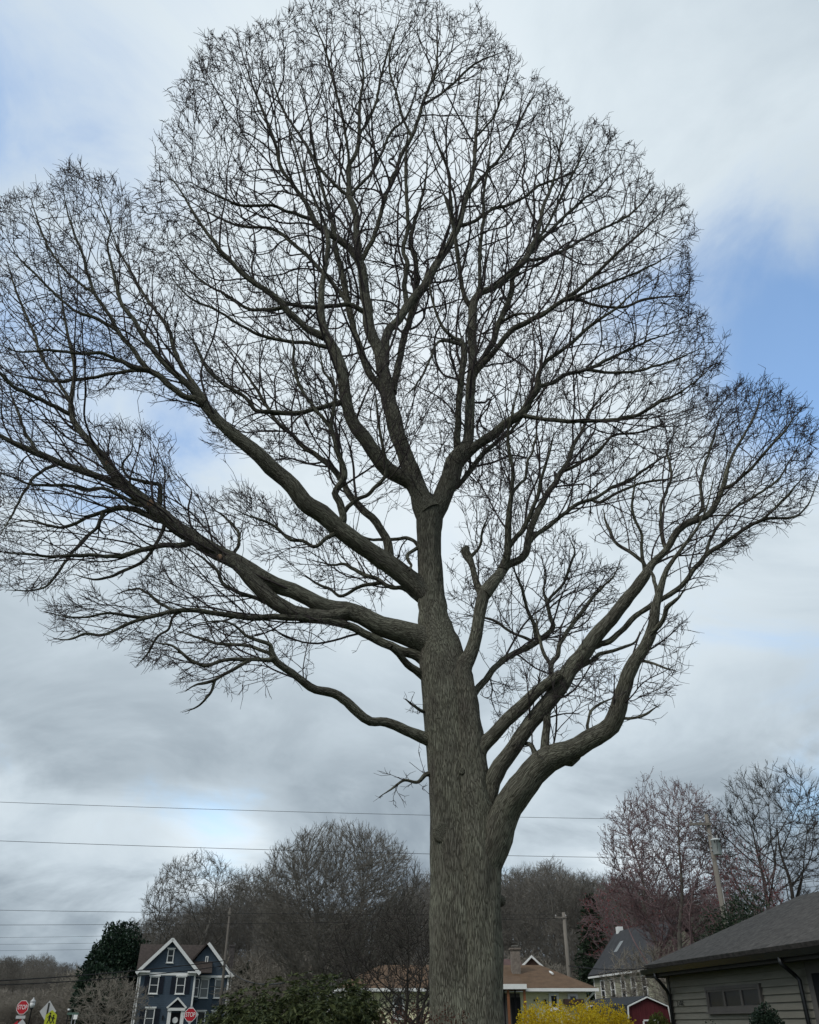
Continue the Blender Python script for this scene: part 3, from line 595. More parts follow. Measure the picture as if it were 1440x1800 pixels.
# --- crown: where the fine wood grows (outline of each mass, twigs per 1000 square pixels, depth scatter in metres)
MASSES = [
 ([(500,8),(560,-14),(650,-14),(740,-4),(790,8),(845,12),(868,52),(905,88),(925,118),(985,148),(1020,195),(1070,218),(1120,245),(1145,300),(1190,340),(1222,400),(1213,470),(1235,540),(1275,592),(1270,640),(1262,700),(1200,760),(1150,800),(1100,830),(1040,850),(990,870),(920,880),(860,900),(800,880),(740,850),(690,900),(640,900),(590,850),(540,850),(480,800),(430,760),(385,820),(370,760),(352,660),(318,620),(300,560),(275,480),(255,410),(250,345),(275,275),(292,150),(312,130),(370,62),(430,42),(470,30)], 13.0, 1.5),
 ([(-30,362),(60,324),(130,284),(195,298),(222,370),(256,440),(262,500),(310,560),(370,650),(415,720),(385,770),(300,705),(200,692),(100,694),(-30,660)], 13.5, 0.9),
 ([(-30,640),(125,650),(140,740),(205,738),(270,755),(262,795),(300,850),(360,880),(420,850),(500,880),(540,930),(640,945),(720,960),(730,1035),(640,1070),(560,1040),(480,990),(400,950),(430,1060),(360,1090),(300,1060),(240,1000),(150,1015),(90,1035),(-30,1045)], 5.0, 0.8),
 ([(80,1070),(110,1048),(200,1052),(260,1005),(330,1000),(420,1010),(480,1050),(560,1092),(560,1128),(500,1140),(430,1100),(300,1102),(180,1140),(95,1130)], 5.5, 0.5),
 ([(238,1105),(330,1085),(420,1095),(500,1110),(540,1150),(560,1180),(520,1222),(480,1225),(400,1205),(375,1250),(330,1255),(318,1190),(255,1172)], 5.5, 0.5),
 ([(820,1060),(788,1040),(800,960),(830,900),(870,880),(900,760),(1050,700),(1200,700),(1215,800),(1150,860),(1080,890),(1000,925),(935,980),(880,1000)], 7.5, 0.8),
 ([(785,1075),(850,1040),(880,1010),(905,965),(955,930),(1010,938),(1050,985),(1100,1000),(1090,1050),(1020,1110),(950,1175),(900,1180),(850,1140),(790,1125)], 6.5, 0.6),
 ([(1050,900),(1110,860),(1180,760),(1270,680),(1340,665),(1422,700),(1437,790),(1447,860),(1420,905),(1350,930),(1290,985),(1230,1045),(1190,1045),(1130,965),(1080,960)], 7.5, 0.7),
 ([(1140,1150),(1180,1060),(1217,1110),(1197,1190),(1165,1235),(1160,1275),(1110,1300),(1085,1285),(1105,1230)], 6.5, 0.4),
 ([(858,1290),(848,1230),(900,1185),(970,1180),(1090,1150),(1085,1240),(1010,1305),(960,1320),(935,1420),(915,1330)], 6.0, 0.5),
 ([(700,1230),(745,1215),(750,1300),(712,1290)], 9.0, 0.3),
 ([(658,1388),(690,1320),(752,1300),(756,1425),(700,1415)], 6.5, 0.3),
 ([(560,1100),(650,1115),(640,1160),(600,1190),(520,1165),(480,1150)], 3.0, 0.4),
 ([(600,955),(725,960),(728,1060),(640,1060)], 4.0, 0.4),
]
# --- side branches of the traced limbs, then their own side branches (grown in space, outwards and upwards)
CEN = at(757, 1060, OY)
ALLP = [m_[0] for m_ in MASSES]
def ragged(q, a=19.0):
    nv = np.array([(mnoise.noise(Vector((x*.022, y*.022, 1.7))) + .6*mnoise.noise(Vector((x*.06, y*.06, 5.7))), mnoise.noise(Vector((x*.022, y*.022, 9.1))) + .6*mnoise.noise(Vector((x*.06, y*.06, 3.2)))) for x, y in q])
    return q + a*nv
def in_crown(P3, inset=None):
    q = ragged(to_px(P3))
    if inset is not None:
        o = q-np.array((757., 980.)); q = q + o/np.linalg.norm(o, axis=1)[:, None]*inset[:, None]
    c = np.zeros(len(q), bool)
    for poly in ALLP: c |= inside(poly, q)
    return c
def shoots(base, dirs, r0, lens, step, rng, out_w, up_w, nz):
    n = len(base); pos = base.copy(); d = dirs.copy(); alive = np.ones(n, bool); hist = [pos.copy()]; cnt = np.zeros(n, int)
    drift = rng.normal(0, 1, (n, 3)); inset = 46.0*rng.random(n)**1.6
    for k in range(int(lens.max()/step)+1):
        o = pos-CEN; o /= np.linalg.norm(o, axis=1)[:, None]
        drift = 0.7*drift + 0.7*rng.normal(0, 1, (n, 3))
        d = d + out_w*o + np.array((0, 0, up_w)) + nz*drift; d /= np.linalg.norm(d, axis=1)[:, None]
        nw = pos + d*step
        alive &= (lens > k*step) & in_crown(nw, inset)
        pos = np.where(alive[:, None], nw, pos); cnt += alive; hist.append(pos.copy())
        if not alive.any(): break
    H = np.stack(hist, 1); out = []
    for i in range(n):
        m = cnt[i]+1
        if m < 3: continue
        out.append((i, np.column_stack([H[i, :m], r0[i]*(1-0.72*np.linspace(0, 1, m))])))
    return out
def side_branches(src, rng, gap, ang, lenf, rfac, rmax, out_w, up_w, nz, start=0.14, rmin=0.008):
    """src: list of (nodes, path lengths); returns the same for the new tier"""
    B, D, R0, LN, PL0 = [], [], [], [], []
    for C, pl in src:
        L = pl-pl[0]; tot = L[-1]
        if tot < gap*1.2: continue
        s = tot*start + rng.random()*gap; az = rng.random()*6.28
        while s < tot:
            j = min(len(C)-2, int(np.searchsorted(L, s)))
            T = C[min(j+1, len(C)-1), :3]-C[max(j-1, 0), :3]; T /= np.linalg.norm(T)+1e-9
            az += 2.4 + rng.normal(0, .5)
            u = np.cross(T, (0.3, 0.2, 0.93)); u /= np.linalg.norm(u)+1e-9; w = np.cross(T, u)
            a = rng.uniform(*ang); d = math.cos(a)*T + math.sin(a)*(math.cos(az)*u + math.sin(az)*w)
            ln = lenf(tot-s, tot)*rng.uniform(.6, 1.25)
            B.append(C[j, :3]); D.append(d); LN.append(ln); PL0.append(pl[j])
            R0.append(max(rmin, min(C[j, 3]*rfac, rmax, 0.006+0.0085*ln))); s += gap*rng.uniform(.55, 1.5)
    sh = shoots(np.array(B), np.array(D), np.array(R0), np.array(LN), 0.13, rng, out_w, up_w, nz)
    return [(c, PL0[i] + np.concatenate([[0], np.cumsum(np.linalg.norm(np.diff(c[:, :3], axis=0), axis=1))])) for i, c in sh]
GRID = {}
def clump(c):                                        # the crown is fuller in some places, open in others
    x, y = to_px(c[-2:-1, :3])[0]; return 1.0 + 1.1*mnoise.noise(Vector((x*.013, y*.013, 7.7)))
def thin_out(tier, cap, rng, cell=17.0):
    """keeps a shoot only where the wood is not yet too dense as seen across the crown"""
    out = []
    for i in rng.permutation(len(tier)):
        c = tier[i][0]; k = [tuple(v) for v in np.floor(to_px(c[1:, :3])/cell).astype(int).tolist()]
        ax_ = c[:, 1].mean()*CP + (c[:, 2].mean()-CAMZ)*SP
        if np.mean([GRID.get(q, 0) for q in k]) < cap*clump(c)*min(1.0, (ax_/20.5)**1.6):
            out.append(tier[i])
            for q in k: GRID[q] = GRID.get(q, 0) + 1
    return out
trng = np.random.default_rng(42)
src = [(NODES[k], skel_len[k]) for k in LIMBS if k not in ('T', 'S', 'R1a', 'R5c', 'LB4', 'R3', 'L1z', 'M4', 'R4h', 'R5a')]
tier2 = thin_out(side_branches(src, trng, 0.18, (R(20), R(46)), lambda rem, tot: 1.5 + 0.40*rem, .60, .032, 0.035, 0.035, 0.085, .16), 4.6, trng)
tier2 += thin_out(side_branches(tier2, trng, 0.34, (R(18), R(38)), lambda rem, tot: 1.3 + 0.3*rem, .75, .018, 0.05, 0.04, 0.085, .4), 7.0, trng)
tier3 = thin_out(side_branches(tier2, trng, 0.20, (R(22), R(50)), lambda rem, tot: 0.55 + 0.40*rem, .70, .013, 0.07, 0.04, 0.12, .15), 13.5, trng)
EA, EB, RA, RB = [], [], [], []
for C, pl in tier2+tier3:
    EA.append(C[:-1, :3]); EB.append(C[1:, :3]); RA.append(C[:-1, 3]); RB.append(C[1:, 3])
EA, EB, RA, RB = map(np.concatenate, (EA, EB, RA, RB))
def fineness(P):                                    # the low, shaded boughs carry finer wood than the top
    return np.clip((P[:, 1]*CP + (P[:, 2]-CAMZ)*SP)/21.0, 0.62, 1.0)
TV, TF = prisms(EA, EB, RA*1.02*fineness(EA), RB*fineness(EB), 4)
limb_pos, limb_px = sk_pos, sk_px
sk_pos = np.concatenate([sk_pos]+[c[1::2, :3] for c, _ in tier2+tier3]); sk_pl = np.concatenate([sk_pl]+[q[1::2] for _, q in tier2+tier3]); sk_r = np.concatenate([sk_r]+[c[1::2, 3] for c, _ in tier2+tier3])
pts3 = []
DENS = 0.30
for mi, (poly, dens, spread) in enumerate(MASSES):
    a = np.array(poly, float); lo, hi = a.min(0), a.max(0)
    n = int((hi[0]-lo[0])*(hi[1]-lo[1])/1000*dens*DENS)
    rng = np.random.default_rng(500+mi)
    P = lo + rng.random((n, 2))*(hi-lo)
    P = P + rng.normal(0, 5, P.shape)                 # ragged edge
    keep = inside(poly, ragged(P))
    # thin patches
    th = np.array([mnoise.noise(Vector((x*.011, y*.011, 3.3+mi))) for x, y in P])
    keep &= rng.random(n) < np.clip(0.92 + 0.75*th, 0.15, 1)
    P = P[keep]
    # depth: near one of the closest traced limbs
    idx = np.empty((len(P), 40), int); dd = np.empty((len(P), 40))
    for s0 in range(0, len(P), 2000):
        d2 = ((P[s0:s0+2000, None, :]-limb_px[None])**2).sum(2)
        idx[s0:s0+2000] = np.argpartition(d2, 40, axis=1)[:, :40]
        dd[s0:s0+2000] = np.take_along_axis(d2, idx[s0:s0+2000], 1)
    pick = idx[np.arange(len(P)), rng.integers(0, 40, len(P))]
    near = np.sqrt(dd.min(1))
    Y = limb_pos[pick, 1] + rng.normal(0, 1, len(P))*np.minimum(spread, 0.25 + near*0.022)
    k = (900-P[:, 1])/FPX
    d = np.stack([(P[:, 0]-720)/FPX, CP-SP*k, SP+CP*k], 1); t = Y/d[:, 1]
    pts3.append(d*t[:, None] + np.array((0, 0, CAMZ)))
pts3 = np.concatenate(pts3)

def grow(S, Spl, P, bf):
    """joins every point of P to the skeleton S or to an earlier point, short ways and direct ways first"""
    n0, n = len(S), len(P)
    pos = np.concatenate([S, P]).astype(np.float32); pl = np.concatenate([Spl, np.zeros(n)]).astype(np.float32)
    par = np.full(n0+n, -1); order = []
    best = np.empty(n, np.float32); bp = np.empty(n, int); X = P.astype(np.float32); S32 = S.astype(np.float32); S2 = (S32**2).sum(1)
    for s0 in range(0, n, 1500):
        x_ = X[s0:s0+1500]; c = (x_**2).sum(1)[:, None] + S2[None] - 2*(x_ @ S32.T)
        c = np.sqrt(np.maximum(c, 0)) + bf*pl[None, :n0]
        j = c.argmin(1); bp[s0:s0+1500] = j; best[s0:s0+1500] = c[np.arange(len(j)), j]
    ids = np.arange(n)
    AX, Ab, Ap, Ai = X.copy(), best, bp, ids
    alive = np.ones(n, bool)
    for it in range(n):
        if it % 1500 == 0 and it:
            AX, Ab, Ap, Ai = AX[alive], Ab[alive], Ap[alive], Ai[alive]; alive = np.ones(len(AX), bool)
        i = int(Ab.argmin()); p = Ap[i]; g = n0 + Ai[i]
        d = float(np.linalg.norm(AX[i]-pos[p])); par[g] = p; pl[g] = pl[p] + d; order.append(g)
        Ab[i] = np.inf; alive[i] = False
        e = AX - AX[i]; c = np.sqrt(np.einsum('ij,ij->i', e, e)); c += bf*pl[g]
        better = (c < Ab) & alive
        Ab[better] = c[better]; Ap[better] = g
    return pos.astype(float), par, np.array(order)

def fine_wood(S, Spl, Sr, P, bf, r_tip, expo, cap, rng, twigs, tw_len, tw_r, sub=True, up=0.12, smooth=2, maxe=None, fin=None):
    pos, par, order = grow(S, Spl, P, bf)
    n0 = len(S); n = len(pos)
    nchild = np.bincount(par[order], minlength=n)
    for _ in range(smooth):                            # soften the corners
        acc = np.zeros((n, 3)); np.add.at(acc, par[order], pos[order])
        mid = np.array([g for g in order if nchild[g] > 0])
        pos[mid] = 0.5*pos[mid] + 0.25*pos[par[mid]] + 0.25*acc[mid]/nchild[mid][:, None]
    rr = np.zeros(n)
    for g in order[::-1]:
        r = (rr[g] if rr[g] > 0 else 0) ; r = max(r, r_tip**expo); rr[g] = r; rr[par[g]] += r
    rad = np.zeros(n); rad[order] = rr[order]**(1/expo)
    for g in order:
        p = par[g]; rad[g] = min(rad[g], cap*Sr[p] if p < n0 else rad[p])
        rad[g] = max(rad[g], r_tip)
    if maxe:                                           # no leaps across empty air
        bad = np.zeros(n, bool)
        for g in order: bad[g] = bad[par[g]] or np.linalg.norm(pos[g]-pos[par[g]]) > maxe
        order = order[~bad[order]]
    A = pos[par[order]]; B = pos[order]; rb = rad[order]
    pr = rad[par[order]]; ra = np.where(par[order] < n0, rb*1.12, np.minimum(pr, rb*1.25))
    if sub:
        mid = (A+B)/2; L = np.linalg.norm(B-A, axis=1)[:, None]
        mid += rng.normal(0, 1, mid.shape)*L*0.075
        EA = np.concatenate([A, mid]); EB = np.concatenate([mid, B]); Ra = np.concatenate([ra, (ra+rb)/2]); Rb = np.concatenate([(ra+rb)/2, rb])
    else: EA, EB, Ra, Rb = A, B, ra, rb
    # last year's shoots
    slim = np.where(rb < r_tip*4.0)[0]
    leaf = nchild[order[slim]] == 0
    rep = np.where(leaf, twigs+1, twigs)
    src = np.repeat(slim, rep); m = len(src)
    t = rng.random(m); t[rng.random(m) < .3] = 1.0
    st = A[src]*(1-t)[:, None] + B[src]*t[:, None]
    dr = B[src]-A[src]; dr /= np.linalg.norm(dr, axis=1)[:, None] + 1e-9
    dv = dr + rng.normal(0, 0.55, (m, 3)) + np.array((0, 0, up)); dv /= np.linalg.norm(dv, axis=1)[:, None]
    ln = tw_len*(0.45 + rng.random(m))
    q1 = st + dv*(ln*0.55)[:, None]
    dv2 = dv + rng.normal(0, 0.35, (m, 3)) + np.array((0, 0, up)); dv2 /= np.linalg.norm(dv2, axis=1)[:, None]
    q2 = q1 + dv2*(ln*0.45)[:, None]
    k = rng.random(m) < 0.6
    dv3 = dv - dv2*0.2 + rng.normal(0, 0.6, (m, 3)); dv3 /= np.linalg.norm(dv3, axis=1)[:, None]
    q3 = q1 + dv3*(ln*0.40)[:, None]
    TA = np.concatenate([st, q1, q1[k]]); TB = np.concatenate([q1, q2, q3[k]])
    T1 = np.concatenate([np.full(m, tw_r), np.full(m, tw_r*.85), np.full(k.sum(), tw_r*.8)])
    T2 = np.concatenate([np.full(m, tw_r*.85), np.full(m, tw_r*.45), np.full(k.sum(), tw_r*.4)])
    if fin: Ra, Rb, T1, T2 = Ra*fin(EA), Rb*fin(EB), T1*fin(TA), T2*fin(TB)
    V1, F1 = prisms(EA, EB, Ra, Rb, 4); V2, F2 = prisms(TA, TB, T1, T2, 3)
    return np.concatenate([V1, V2]), np.concatenate([F1, F2+len(V1)]), q2
V, F, tips = fine_wood(sk_pos, sk_pl*0.75, sk_r, pts3, 0.55, 0.0062, 2.35, 0.8, np.random.default_rng(5), 2, 0.17, 0.0072, smooth=2, maxe=0.62, fin=fineness)
# shoots along the finest side branches
q = np.concatenate([c[1:] for c, _ in tier3]); rg = np.random.default_rng(9)
dq = np.concatenate([np.diff(c[:, :3], axis=0) for c, _ in tier3]); dq /= np.linalg.norm(dq, axis=1)[:, None]
sel = rg.random(len(q)) < .6; A_ = q[sel, :3]; d_ = dq[sel] + rg.normal(0, .6, (sel.sum(), 3)) + np.array((0, 0, .12)); d_ /= np.linalg.norm(d_, axis=1)[:, None]
ln_ = 0.10 + 0.20*rg.random(len(A_)); M_ = A_ + d_*(ln_*.5)[:, None]
d2_ = d_ + rg.normal(0, .55, d_.shape) + np.array((0, 0, .15)); d2_ /= np.linalg.norm(d2_, axis=1)[:, None]; B_ = M_ + d2_*(ln_*.55)[:, None]
f_ = fineness(A_)
V3, F3 = prisms(np.concatenate([A_, M_]), np.concatenate([M_, B_]), np.concatenate([f_*.0075, f_*.006]), np.concatenate([f_*.006, f_*.0035]), 3)
# tufts of shoots at the end of every branch
ends = [(c[-1, :3], c[-1, :3]-c[-3, :3]) for c, _ in tier2+tier3] + [(NODES[k][-1, :3], NODES[k][-1, :3]-NODES[k][-4, :3]) for k in LIMBS if k not in ('T', 'S', 'R1a', 'R5c', 'L1z', 'R3', 'LB4')]
E0 = np.array([e[0] for e in ends]); ED = np.array([e[1] for e in ends]); ED /= np.linalg.norm(ED, axis=1)[:, None]+1e-9
ou = E0-CEN; ou /= np.linalg.norm(ou, axis=1)[:, None]
k = np.repeat(np.arange(len(E0)), rg.integers(2, 6, len(E0))); n_ = len(k)
d_ = ED[k] + .35*ou[k] + rg.normal(0, .62, (n_, 3)) + np.array((0, 0, .1)); d_ /= np.linalg.norm(d_, axis=1)[:, None]
ln_ = .10 + .24*rg.random(n_)**1.5; A_ = E0[k] - ED[k]*(.18*rg.random(n_))[:, None]; M_ = A_ + d_*(ln_*.5)[:, None]
d2_ = d_ + rg.normal(0, .5, d_.shape) + np.array((0, 0, .12)); d2_ /= np.linalg.norm(d2_, axis=1)[:, None]; B_ = M_ + d2_*(ln_*.5)[:, None]
f_ = fineness(A_)
V4, F4 = prisms(np.concatenate([A_, M_]), np.concatenate([M_, B_]), np.concatenate([f_*.0070, f_*.0060]), np.concatenate([f_*.0060, f_*.0036]), 3)
V3, F3 = np.concatenate([V3, V4]), np.concatenate([F3, F4+len(V3)])
F = np.concatenate([TF, F+len(TV), F3+len(TV)+len(V)]); V = np.concatenate([TV, V, V3])
tw = link('twigs', np_mesh('twigs', V-OFF, F, False), oak, M['twig'], kind='stuff', label='dense dark fine twigs and shoots of the crown')

# pruning wounds, knots and the burl on the trunk
M['cut'] = material('fresh_cut_wood', (0.30, 0.19, 0.12), 0.9, 0.15, 20)
def disc(px, py, limb, wpx, name, mat, out=1.0, prof=None, parent=oak, label=None):
    c = NODES[limb]; q = to_px(c[:, :3]); j = np.argmin(np.hypot(q[:, 0]-px, q[:, 1]-py))
    Y = c[j, 1] - c[j, 3]*out
    P0 = at(px, py, Y); rw = 0.5*wpx*axial(px, py, Y)/FPX
    ax = Vector((0, 0, CAMZ)) - Vector(P0); ax.z *= 0.3; ax.normalize()
    m = MB(); prof = prof or [(1.0, -0.6), (1.0, 0.10), (0.85, 0.16), (0.3, 0.13)]
    m.lathe([(r*rw, z*rw) for r, z in prof], 14)
    rot = ax.to_track_quat('Z', 'Y').to_matrix().to_4x4()
    me = m.mesh(name, True); bark_attr(me, np.array(m.v)*np.array((1, 1, 1.)) + px); me.transform(Matrix.Translation(Vector(P0-OFF)) @ rot)
    return link(name, me, parent, mat, label=label)
disc(189, 814, 'L1', 9, 'pruning_cut', M['cut'], 0.95)
disc(265, 884, 'L1', 12, 'pruning_cut', M['cut'], 0.95)
disc(386, 979, 'L1', 10, 'pruning_cut', M['cut'], 0.95)
knp = [(1.35, -0.5), (1.28, -0.08), (1.05, 0.05), (0.8, 0.06), (0.62, -0.01), (0.45, 0.03), (0.15, 0.05)]
disc(779, 1463, 'T', 28, 'knot', M['bark'], 0.86, knp)
disc(765, 1003, 'T', 14, 'knot', M['bark'], 0.85, knp)
disc(764, 1018, 'T', 10, 'knot', M['bark'], 0.9, knp)
disc(815, 1188, 'S', 16, 'knot', M['bark'], 0.85, knp)
disc(879, 1583, 'S', 16, 'burl', M['bark'], 0.05, [(1.3, -1.0), (1.25, 0.0), (0.9, .5), (.5, .8), (.2, .9)])
disc(812, 1355, 'S', 9, 'knot', M['bark'], 0.9, knp)
# ------------------------------------------------------------------ bare trees of the neighbourhood
M['wood_far'] = material('bare_wood_grey_brown', (0.155, 0.142, 0.123), 0.95, 0.3, 0.5, objvar=0.22)
M['wood_dark'] = material('dark_grey_wood', (0.055, 0.048, 0.042), 0.95, 0.3, 1.5)
M['wood_pale'] = material('pale_grey_wood', (0.24, 0.215, 0.18), 0.95, 0.3, 0.6, objvar=0.15)
M['wood_mauve'] = material('mauve_twigs', (0.19, 0.132, 0.135), 0.95, 0.3, 0.6, objvar=0.12)
M['red_bud'] = leaf_material('red_maple_buds', (0.14, 0.03, 0.035), (0.26, 0.075, 0.075), 0.8, 0.25)
M['bud'] = leaf_material('brown_buds', (0.10, 0.06, 0.055), (0.17, 0.085, 0.08), 0.8, 0.2)

def leaf_quads(C, size, rng, aspect=0.5, dirs=None, droop=0.0):
    """one small folded leaf (two quads sharing a mid rib) at every point"""
    n = len(C)
    d = rng.normal(0, 1, (n, 3)) if dirs is None else dirs + rng.normal(0, 0.25, (n, 3))
    d[:, 2] -= droop
    d /= np.linalg.norm(d, axis=1)[:, None] + 1e-9
    ref = rng.normal(0, 1, (n, 3)); w = np.cross(d, ref); w /= np.linalg.norm(w, axis=1)[:, None] + 1e-9
    nn = np.cross(d, w)
    s = (size*(0.65 + 0.7*rng.random(n)))[:, None]
    V = np.stack([C, C + d*s*.5 + w*s*aspect*.5 + nn*s*.08, C + d*s, C + d*s*.5 - w*s*aspect*.5 + nn*s*.08], 1)
    F = np.arange(n*4).reshape(n, 4)
    return V.reshape(-1, 3), F

def bare_tree(name, seed, H, Rc, zb, npts, trunk_r, lean=0.0, limbs=5, spread=0.8, shape='round', bf=0.55, tip=0.013, tw=2, twl=0.5, mats=('wood_far', 'wood_far'), buds=None, stems=1, wander=1.0, up=0.25, lumps=1.0):
    """prototype: returns (trunk mesh, crown mesh); origin at the ground"""
    rng = np.random.default_rng(seed)
    sk, pl, rr = [], [], []; TV, TF = [], []; nv = 0; CV, CF = [], []; cv = 0
    for st in range(stems):
        a0 = rng.random()*6.28; off = 0.0 if stems == 1 else 0.12*Rc
        x0 = np.array((math.cos(a0)*off, math.sin(a0)*off, 0))
        top = H*(0.80 if shape != 'tall' else 0.84)
        n = 9; z = np.linspace(-0.15, top, n)
        dr = rng.normal(0, 1, 2)*lean*H + (np.array((math.cos(a0), math.sin(a0)))*Rc*0.45 if stems > 1 else 0)
        wob = np.cumsum(rng.normal(0, 0.012*H*wander, (n, 2)), axis=0)
        p = np.stack([x0[0] + dr[0]*(z.clip(0)/top)**1.3 + wob[:, 0], x0[1] + dr[1]*(z.clip(0)/top)**1.3 + wob[:, 1], z], 1)
        r = trunk_r*(1 - 0.88*(z.clip(0)/top)**0.9); r[0] *= 1.5
        c = spline(np.column_stack([p, r]), H/28); c[:, 3] = np.maximum(c[:, 3], tip)
        V, F, _ = tube_arrays(c[:, :3], c[:, 3], 9, 0.06, seed); TV.append(V); TF.append(F+nv); nv += len(V)
        L = np.concatenate([[0], np.cumsum(np.linalg.norm(np.diff(c[:, :3], axis=0), axis=1))])
        ok = c[:, 2] > zb*0.75; sk.append(c[ok, :3]); pl.append(L[ok]); rr.append(c[ok, 3])
        for k in range(limbs):
            f = (0.30 + 0.55*k/max(1, limbs-1)) if shape != 'tall' else (0.45+0.45*k/max(1, limbs-1))
            j = min(len(c)-2, int(f*len(c)))
            az = a0 + k*2.4 + rng.normal(0, .3); ln = Rc*(1.05-0.35*f)*(0.8+.4*rng.random())
            h = np.array((math.cos(az), math.sin(az), 0))
            m = 7; t = np.linspace(0, 1, m)[:, None]
            q = c[j, :3] + h*ln*t*spread + np.array((0, 0, 1))*ln*(0.55*t + 0.45*t**2) + np.cumsum(rng.normal(0, .03*ln*wander, (m, 3)), axis=0)*t
            ell = (q[:, 0]**2+q[:, 1]**2)/Rc**2 + ((q[:, 2]-(H+zb)/2)/((H-zb)/2))**2; okk = (ell < .80) | (np.arange(m) < 3)
            q = q[okk]; t = t[:len(q)]
            rad = c[j, 3]*0.62*(1-0.85*t[:, 0]); rad = np.maximum(rad, tip)
            cc = spline(np.column_stack([q, rad]), H/36)
            V, F, _ = tube_arrays(cc[:, :3], np.maximum(cc[:, 3], tip), 6); CV.append(V); CF.append(F+cv); cv += len(V)
            LL = L[j] + np.concatenate([[0], np.cumsum(np.linalg.norm(np.diff(cc[:, :3], axis=0), axis=1))])
            sk.append(cc[1:, :3]); pl.append(LL[1:]); rr.append(np.maximum(cc[1:, 3], tip))
    S, PL, SR = np.concatenate(sk), np.concatenate(pl), np.concatenate(rr)
    # crown volume
    P = []
    while len(P) < npts:
        v = rng.uniform(-1, 1, (npts*2, 3)); rad = np.linalg.norm(v, axis=1); v = v[(rad < 1) & (rng.random(len(v)) < 0.35+0.65*rad)]
        lum = np.array([mnoise.noise(Vector(tuple(q*1.9 + seed))) for q in v]); v = v[lum*lumps > -0.28]
        v = v*(1 + 0.16*lumps*np.array([mnoise.noise(Vector(tuple(q/np.linalg.norm(q)*2.2 + seed*2))) for q in v]))[:, None]
        zc = (H+zb)/2; zr = (H-zb)/2
        q = np.empty_like(v); q[:, 2] = zc + v[:, 2]*zr
        wide = 1.0
        if shape == 'vase': wide = 0.45 + 0.55*((v[:, 2]+1)/2)
        if shape == 'round': wide = 0.80 + 0.20*((v[:, 2]+1)/2)
        q[:, 0] = v[:, 0]*Rc*wide; q[:, 1] = v[:, 1]*Rc*wide
        P += list(q)
    P = np.array(P[:npts])
    V, F, tips = fine_wood(S, PL*0.6, SR, P, bf, tip, 2.3, 0.7, rng, tw, twl, tip*0.9, sub=True, up=up, smooth=2)
    CV.append(V); CF.append(F+cv)
    tm = np_mesh(name+'_trunk', np.concatenate(TV), np.concatenate(TF), True); tm.materials.append(M[mats[0]])
    cm = np_mesh(name+'_crown', np.concatenate(CV), np.concatenate(CF), False); cm.materials.append(M[mats[1]])
    bm = None
    if buds:
        sel = tips[rng.random(len(tips)) < buds[1]]
        bv, bfc = leaf_quads(sel, buds[2], rng, 0.7); bm = np_mesh(name+'_buds', bv, bfc); bm.materials.append(M[buds[0]])
    return tm, cm, bm, H

def plant_tree(name, proto, x, Y, top_y, label, group, cat='tree', rot=None, wide=1.0, X=None):
    tm, cm, bm, H = proto
    X = gx(x, Y) if X is None else X
    z = ground_z(X, Y); s = (topz(top_y, Y)-z)/H
    root = thing(name, (X, Y, z), RNG.random()*6.28 if rot is None else rot, label, cat, group)
    root.scale = (s*wide, s*wide, s)
    link('trunk', tm, root); link('crown', cm, root)
    if bm: link('buds', bm, root, kind='stuff')
    return root

PR = {
 'round': bare_tree('maple', 3, 16.0, 7.6, 3.0, 6500, 0.22, limbs=9, spread=0.85, shape='round', bf=0.85, tip=0.014, tw=3, twl=0.45, wander=.5, stems=3, up=.5, lumps=.15),
 'oak1': bare_tree('oak_a', 4, 20.0, 7.5, 6.0, 2600, 0.36, limbs=7, spread=1.0, bf=0.5, tip=0.016, tw=3, twl=.6),
 'oak2': bare_tree('oak_b', 8, 20.0, 6.5, 7.0, 1400, 0.33, limbs=6, spread=.8, bf=0.55, tip=0.016, tw=3, twl=.6),
 'tall1': bare_tree('tall_a', 12, 22.0, 4.2, 8.5, 900, 0.26, limbs=6, spread=.6, shape='tall', bf=0.55, tip=0.018, tw=3, twl=.7),
 'tall2': bare_tree('tall_b', 15, 22.0, 3.6, 10.0, 800, 0.24, limbs=5, spread=.5, shape='tall', bf=0.6, tip=0.018, tw=3, twl=.7, lean=.03),
 'tall3': bare_tree('tall_c', 19, 22.0, 4.8, 6.5, 950, 0.28, limbs=7, spread=.7, shape='tall', bf=0.5, tip=0.018, tw=3, twl=.7, lean=.02),
 'red': bare_tree('red_maple', 23, 18.0, 6.0, 4.0, 3000, 0.26, limbs=7, spread=.55, shape='vase', bf=0.7, tip=0.014, tw=3, twl=.4, up=.5, mats=('wood_far', 'wood_mauve'), buds=('bud', .6, .10), stems=2),
 'red2': bare_tree('red_maple_b', 29, 12.0, 4.2, 3.0, 1000, 0.2, limbs=6, spread=.6, shape='round', bf=0.6, tip=0.012, tw=3, twl=.4, mats=('wood_far', 'wood_mauve'), buds=('red_bud', .55, .12)),
 'open': bare_tree('open_tree', 31, 17.0, 7.0, 4.5, 2000, 0.32, limbs=8, spread=.8, shape='vase', bf=0.65, tip=0.013, tw=3, twl=.45, stems=2, mats=('wood_dark', 'wood_dark')),
 'small': bare_tree('ornamental', 37, 4.6, 2.5, 1.0, 1500, 0.085, limbs=5, spread=.95, shape='round', bf=0.55, tip=0.0075, tw=2, twl=.2, stems=4, mats=('wood_dark', 'wood_dark')),
 'brush': bare_tree('brush', 41, 5.0, 3.2, 0.4, 900, 0.06, limbs=6, spread=.8, shape='round', bf=0.5, tip=0.012, tw=3, twl=.35, stems=4, mats=('wood_pale', 'wood_pale')),
}
